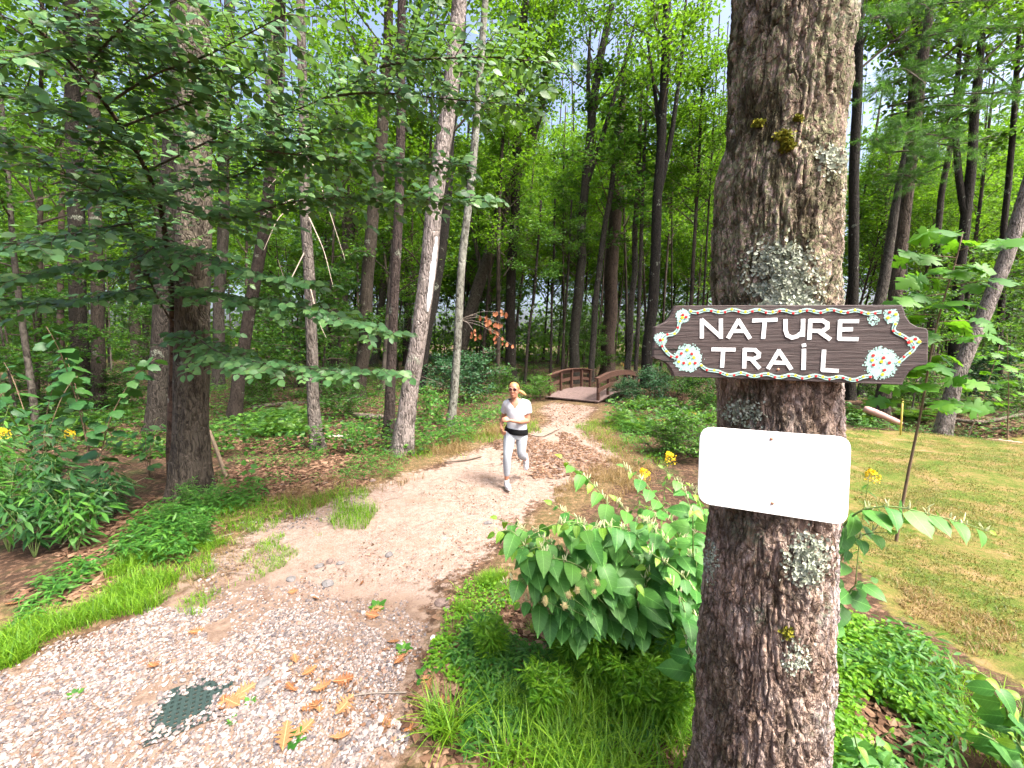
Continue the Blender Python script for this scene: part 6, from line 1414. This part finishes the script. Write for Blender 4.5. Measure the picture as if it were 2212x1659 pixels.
# ---- fallen oak leaves
OAK = [tmesh("oak_leaf", t, M['oak_leaf'], False) for t in T_oak]
spots = [(690, 1545, .16, 2.0), (722, 1550, .17, 1.2), (672, 1500, .14, .4), (640, 1500, .12, 2.6), (718, 1478, .15, .3), (700, 1520, .14, 3.6), (610, 1630, .17, 1.9), (635, 1600, .14, 1.1), (712, 1600, .13, .2), (470, 1530, .17, .5), (500, 1515, .15, .9), (485, 1545, .14, 2.2), (520, 1530, .12, 3.0), (405, 1370, .12, .4), (345, 1445, .11, 2.9), (620, 1275, .10, .2), (820, 1330, .13, 3.2), (800, 1320, .12, .8), (835, 1390, .11, .1), (470, 1175, .11, 1.2), (930, 1500, .13, 2.1), (940, 1530, .12, .6), (950, 1545, .12, 1.6), (870, 1590, .12, .9), (845, 1575, .12, 2.5), (480, 1110, .12, .3), (850, 1440, .11, 1.0), (640, 1440, .10, 2.2), (650, 1468, .12, .9), (580, 1470, .10, 2.0), (1010, 1470, .12, 2.7), (985, 1390, .10, .6), (780, 1260, .09, 1.7), (10, 1310, .13, .4), (690, 1290, .09, 2.8)]
for k, (x, y, s, a) in enumerate(spots):
    p = gpt(x, y); o = inst("oak_leaf", OAK[k % 3], None, p + np.array([0, 0, .016]), (math.cos(a), math.sin(a), g.normal(0, .12)), (g.normal(0, .3), g.normal(-.1, .3), 1), s * .85); 
    where = "on the gravel by the grate" if x < 560 and y > 1400 else "on the gravel below the path" if y > 1400 and x < 760 else "on the dirt edge beside the grass" if y > 1380 else "on the sandy path" if x > 560 else "among the litter at left"
    tag(o, "curled orange-brown oak leaf " + where, "leaf", "fallen oak leaves")
# ---- sticks and logs
def stick(name, pts, r, lab, mat, cat="stick", ground=True, sides=7):
    P = np.array([gpt(x, y) + np.array([0, 0, r[k] + dz]) for k, (x, y, dz) in enumerate(pts)]); Q = smooth_path(P, 16); o = MB().tube(Q, np.interp(np.linspace(0, 1, 16), np.linspace(0, 1, len(r)), r) * (1 + .15 * g.normal(0, 1, 16)), sides).build(name, mat, None, True); o.color = (.2, .16, .13, 1); return tag(o, lab, cat)
stick("stick", [(690, 1540, .0), (735, 1510, .005), (790, 1500, .01), (878, 1498, .01)], [.003, .004, .005, .004], "thin curved grey stick lying on the gravel", M['twig'])
stick("stick", [(130, 1185, 0), (190, 1130, .05), (250, 1085, .12), (318, 1065, .2)], [.006, .006, .005, .003], "long thin pale stick leaning in the weeds at left", plain("pale_stick", (.36, .29, .2), .8))
stick("stick", [(1040, 985, 0), (1010, 995, .01), (960, 1000, .02)], [.012, .014, .01], "dark stick at the left edge of the wood chips", M['dark_twig'])
stick("branch", [(1135, 940, .0), (1170, 950, .02), (1190, 940, .03), (1215, 925, .04)], [.010, .012, .008, .004], "dead forked branch on the path behind the runner", M['dark_twig'])
stick("fallen_log", [(765, 905, 0), (800, 912, .0), (845, 912, 0)], [.08, .085, .07], "short fallen log by the dark reddish trunk", M['bark'], "log", sides=12)
stick("fallen_log", [(545, 878, 0), (620, 875, 0), (680, 872, 0)], [.055, .06, .05], "thin fallen log beyond the fern bed", M['bark'], "log", sides=10)
stick("fallen_log", [(705, 950, 0), (755, 946, 0)], [.035, .03], "pale split piece of wood right of the hollow trunk", plain("pale_wood", (.42, .38, .33), .8), "log", sides=10)
stick("fallen_log", [(2040, 905, .05), (2120, 912, .05), (2212, 905, .1)], [.05, .05, .04], "dead branch lying along the lawn's back edge", M['bark'], "log", sides=10)
stick("fallen_log", [(2095, 922, .02), (2150, 932, .02), (2212, 938, .02)], [.05, .06, .05], "bark-strewn log at the lawn's back edge, right", plain("reddish_bark", (.30, .19, .14), .9, .2, .3, 20, .5), "log", sides=10)
stick("stick", [(1945, 1345, 0), (1975, 1352, .01), (1995, 1362, .01)], [.006, .006, .004], "short dark stick on the bare patch of lawn", M['dark_twig'])
# pink log poking up behind the lawn and the yellow stake
p0, p1 = at(1866, 882, 9.9), at(1918, 903, 9.6); MBl = MB().tube(smooth_path([p0, (p0 + p1) / 2 + np.array([0, 0, .01]), p1, p1 + np.array([.25, -.1, -.12])], 12), [.075, .085, .085, .085, .08, .08, .075, .07, .07, .065, .06, .05], 12)
tag(MBl.build("fallen_log", plain("pinkish_bare_log", (.42, .25, .22), .8, .2, .2, 15, .3), None, True), "pinkish bare log propped behind the lawn right of the signs", "log")
p0 = gpt(1946, 932); p1 = at(1950, 862, p0[1]); tag(MB().tube([p0 - np.array([0, 0, .1]), (p0 + p1) / 2, p1], [.018, .018, .016], 8).build("stake", plain("yellow_stake", (.55, .42, .09), .7), None, True), "thin yellow stake standing at the back of the lawn", "stake")
# leaning dead stem behind the mossy trunk
p0 = gpt(492, 1040); p1 = at(452, 930, p0[1] + .3); tag(MB().tube(smooth_path([p0 - np.array([0, 0, .03]), (p0 + p1) / 2, p1], 8), np.linspace(.03, .024, 8), 10).build("fallen_log", plain("tan_dead_wood", (.17, .125, .085), .9, .2, .25, 20, .4), None, True), "tan dead pole leaning against the mossy trunk's right side", "log")
# branch with dead orange leaves, on the slender grey trunk
db = at(992, 690, 9.6); dbr = thing("dead_branch", db, "dead branch with hanging orange leaves right of the slender grey trunk", "branch"); pos = []; tw = MB()
tips = [at(1095, 675, 9.2), at(1075, 720, 9.2), at(1105, 745, 9.1), at(1030, 725, 9.3), at(1088, 700, 9.2), at(1060, 690, 9.2)]
for tp_ in tips:
    Q = smooth_path([db, db * .5 + tp_ * .5 + np.array([0, 0, .12]), tp_], 10); tw.tube(Q, np.linspace(.010, .003, 10), 5, False); pos += [along(Q, u) + g.normal(0, .04, 3) for u in np.linspace(.72, 1, 7)]
tw.build("twigs", M['twig'], dbr); med = tmesh("dead_leaf", T_oak[1], M['dead_leaf'], False)
for p in pos: inst("leaf", med, dbr, p, (g.normal(0, .3), g.normal(0, .3), -1), (g.normal(0, .5), -1, 0), g.uniform(.09, .15))
# bare dead twigs on the grey sapling
tw = MB(); t0 = thing("dead_twigs", at(668, 640, 7.5), "bare pale dead twigs drooping beside the slim grey trunk", "branch")
for (x0, y0, x1, y1, x2, y2) in [(655, 300, 700, 420, 745, 560), (650, 430, 600, 470, 570, 540), (655, 420, 610, 440, 560, 470), (652, 330, 620, 360, 575, 410), (668, 470, 700, 540, 720, 620), (660, 540, 620, 620, 600, 560), (665, 600, 690, 700, 705, 730)]:
    A, B_, C_ = at(x0, y0, 7.5), at(x1, y1, 7.2), at(x2, y2, 7.0); tw.tube(smooth_path([A, B_, C_], 10), np.linspace(.012, .003, 10), 5, False)
tw.build("twig", plain("pale_dead_twig", (.30, .25, .2), .8), t0)
# hollow at the foot of the grey trunk
hb_ = at(692, 940, 7.45); t_ = plain("dark_hollow", (.03, .022, .018), .95)
# small green plants in the gravel
for k, (x, y, s, lab) in enumerate([(636, 1597, .055, "small bright green plant in the gravel below the pink rock"), (815, 1305, .07, "dark green rosette on the sandy path"), (540, 1520, .035, "tiny weed in the gravel right of the grate"), (160, 1500, .035, "tiny weed in the gravel left of the grate"), (872, 1405, .055, "single green leaf sprout at the gravel's right edge"), (505, 1560, .03, "tiny weed in the gravel below the grate"), (925, 1460, .09, "round-leaved plantain at the grass edge"), (985, 1425, .08, "round-leaved plantain among the litter by the grass")]):
    p = gpt(x, y); t = thing("seedling", p, lab, "seedling"); n = 12; a = np.arange(n) * 2.4; d = np.stack([np.cos(a), np.sin(a), g.uniform(.1, .7, n)], -1)
    V, F, ow = scatter(T_oval, np.tile(p, (n, 1)) + d * .008, d, np.tile(UPV, (n, 1)), s * g.uniform(.7, 1.2, n)); obj("leaves", V, F, M['herb'], t, g.uniform(0, .99, n)[ow], True)

# ------------------------------------------------------------------ things that still share a label are told apart by their place
def ordinal(n):
    one = ["", "first", "second", "third", "fourth", "fifth", "sixth", "seventh", "eighth", "ninth", "tenth", "eleventh", "twelfth", "thirteenth", "fourteenth", "fifteenth", "sixteenth", "seventeenth", "eighteenth", "nineteenth"]
    if n < 20: return one[n]
    tens = {2: "twent", 3: "thirt", 4: "fort", 5: "fift", 6: "sixt", 7: "sevent", 8: "eight", 9: "ninet"}[n // 10]
    return tens + "ieth" if n % 10 == 0 else tens + "y-" + one[n % 10]
same = {}
for o in COL.objects:
    if o.parent is None and o.get("category"): same.setdefault(o["label"], []).append(o)
bpy.context.view_layer.update()
for lab, l_ in same.items():
    if len(l_) < 2: continue
    l_.sort(key=lambda o: float(project(np.array(o.matrix_world.translation))[0]))
    for k, o in enumerate(l_): o["label"] = lab + ", " + ordinal(k + 1) + " from the left"
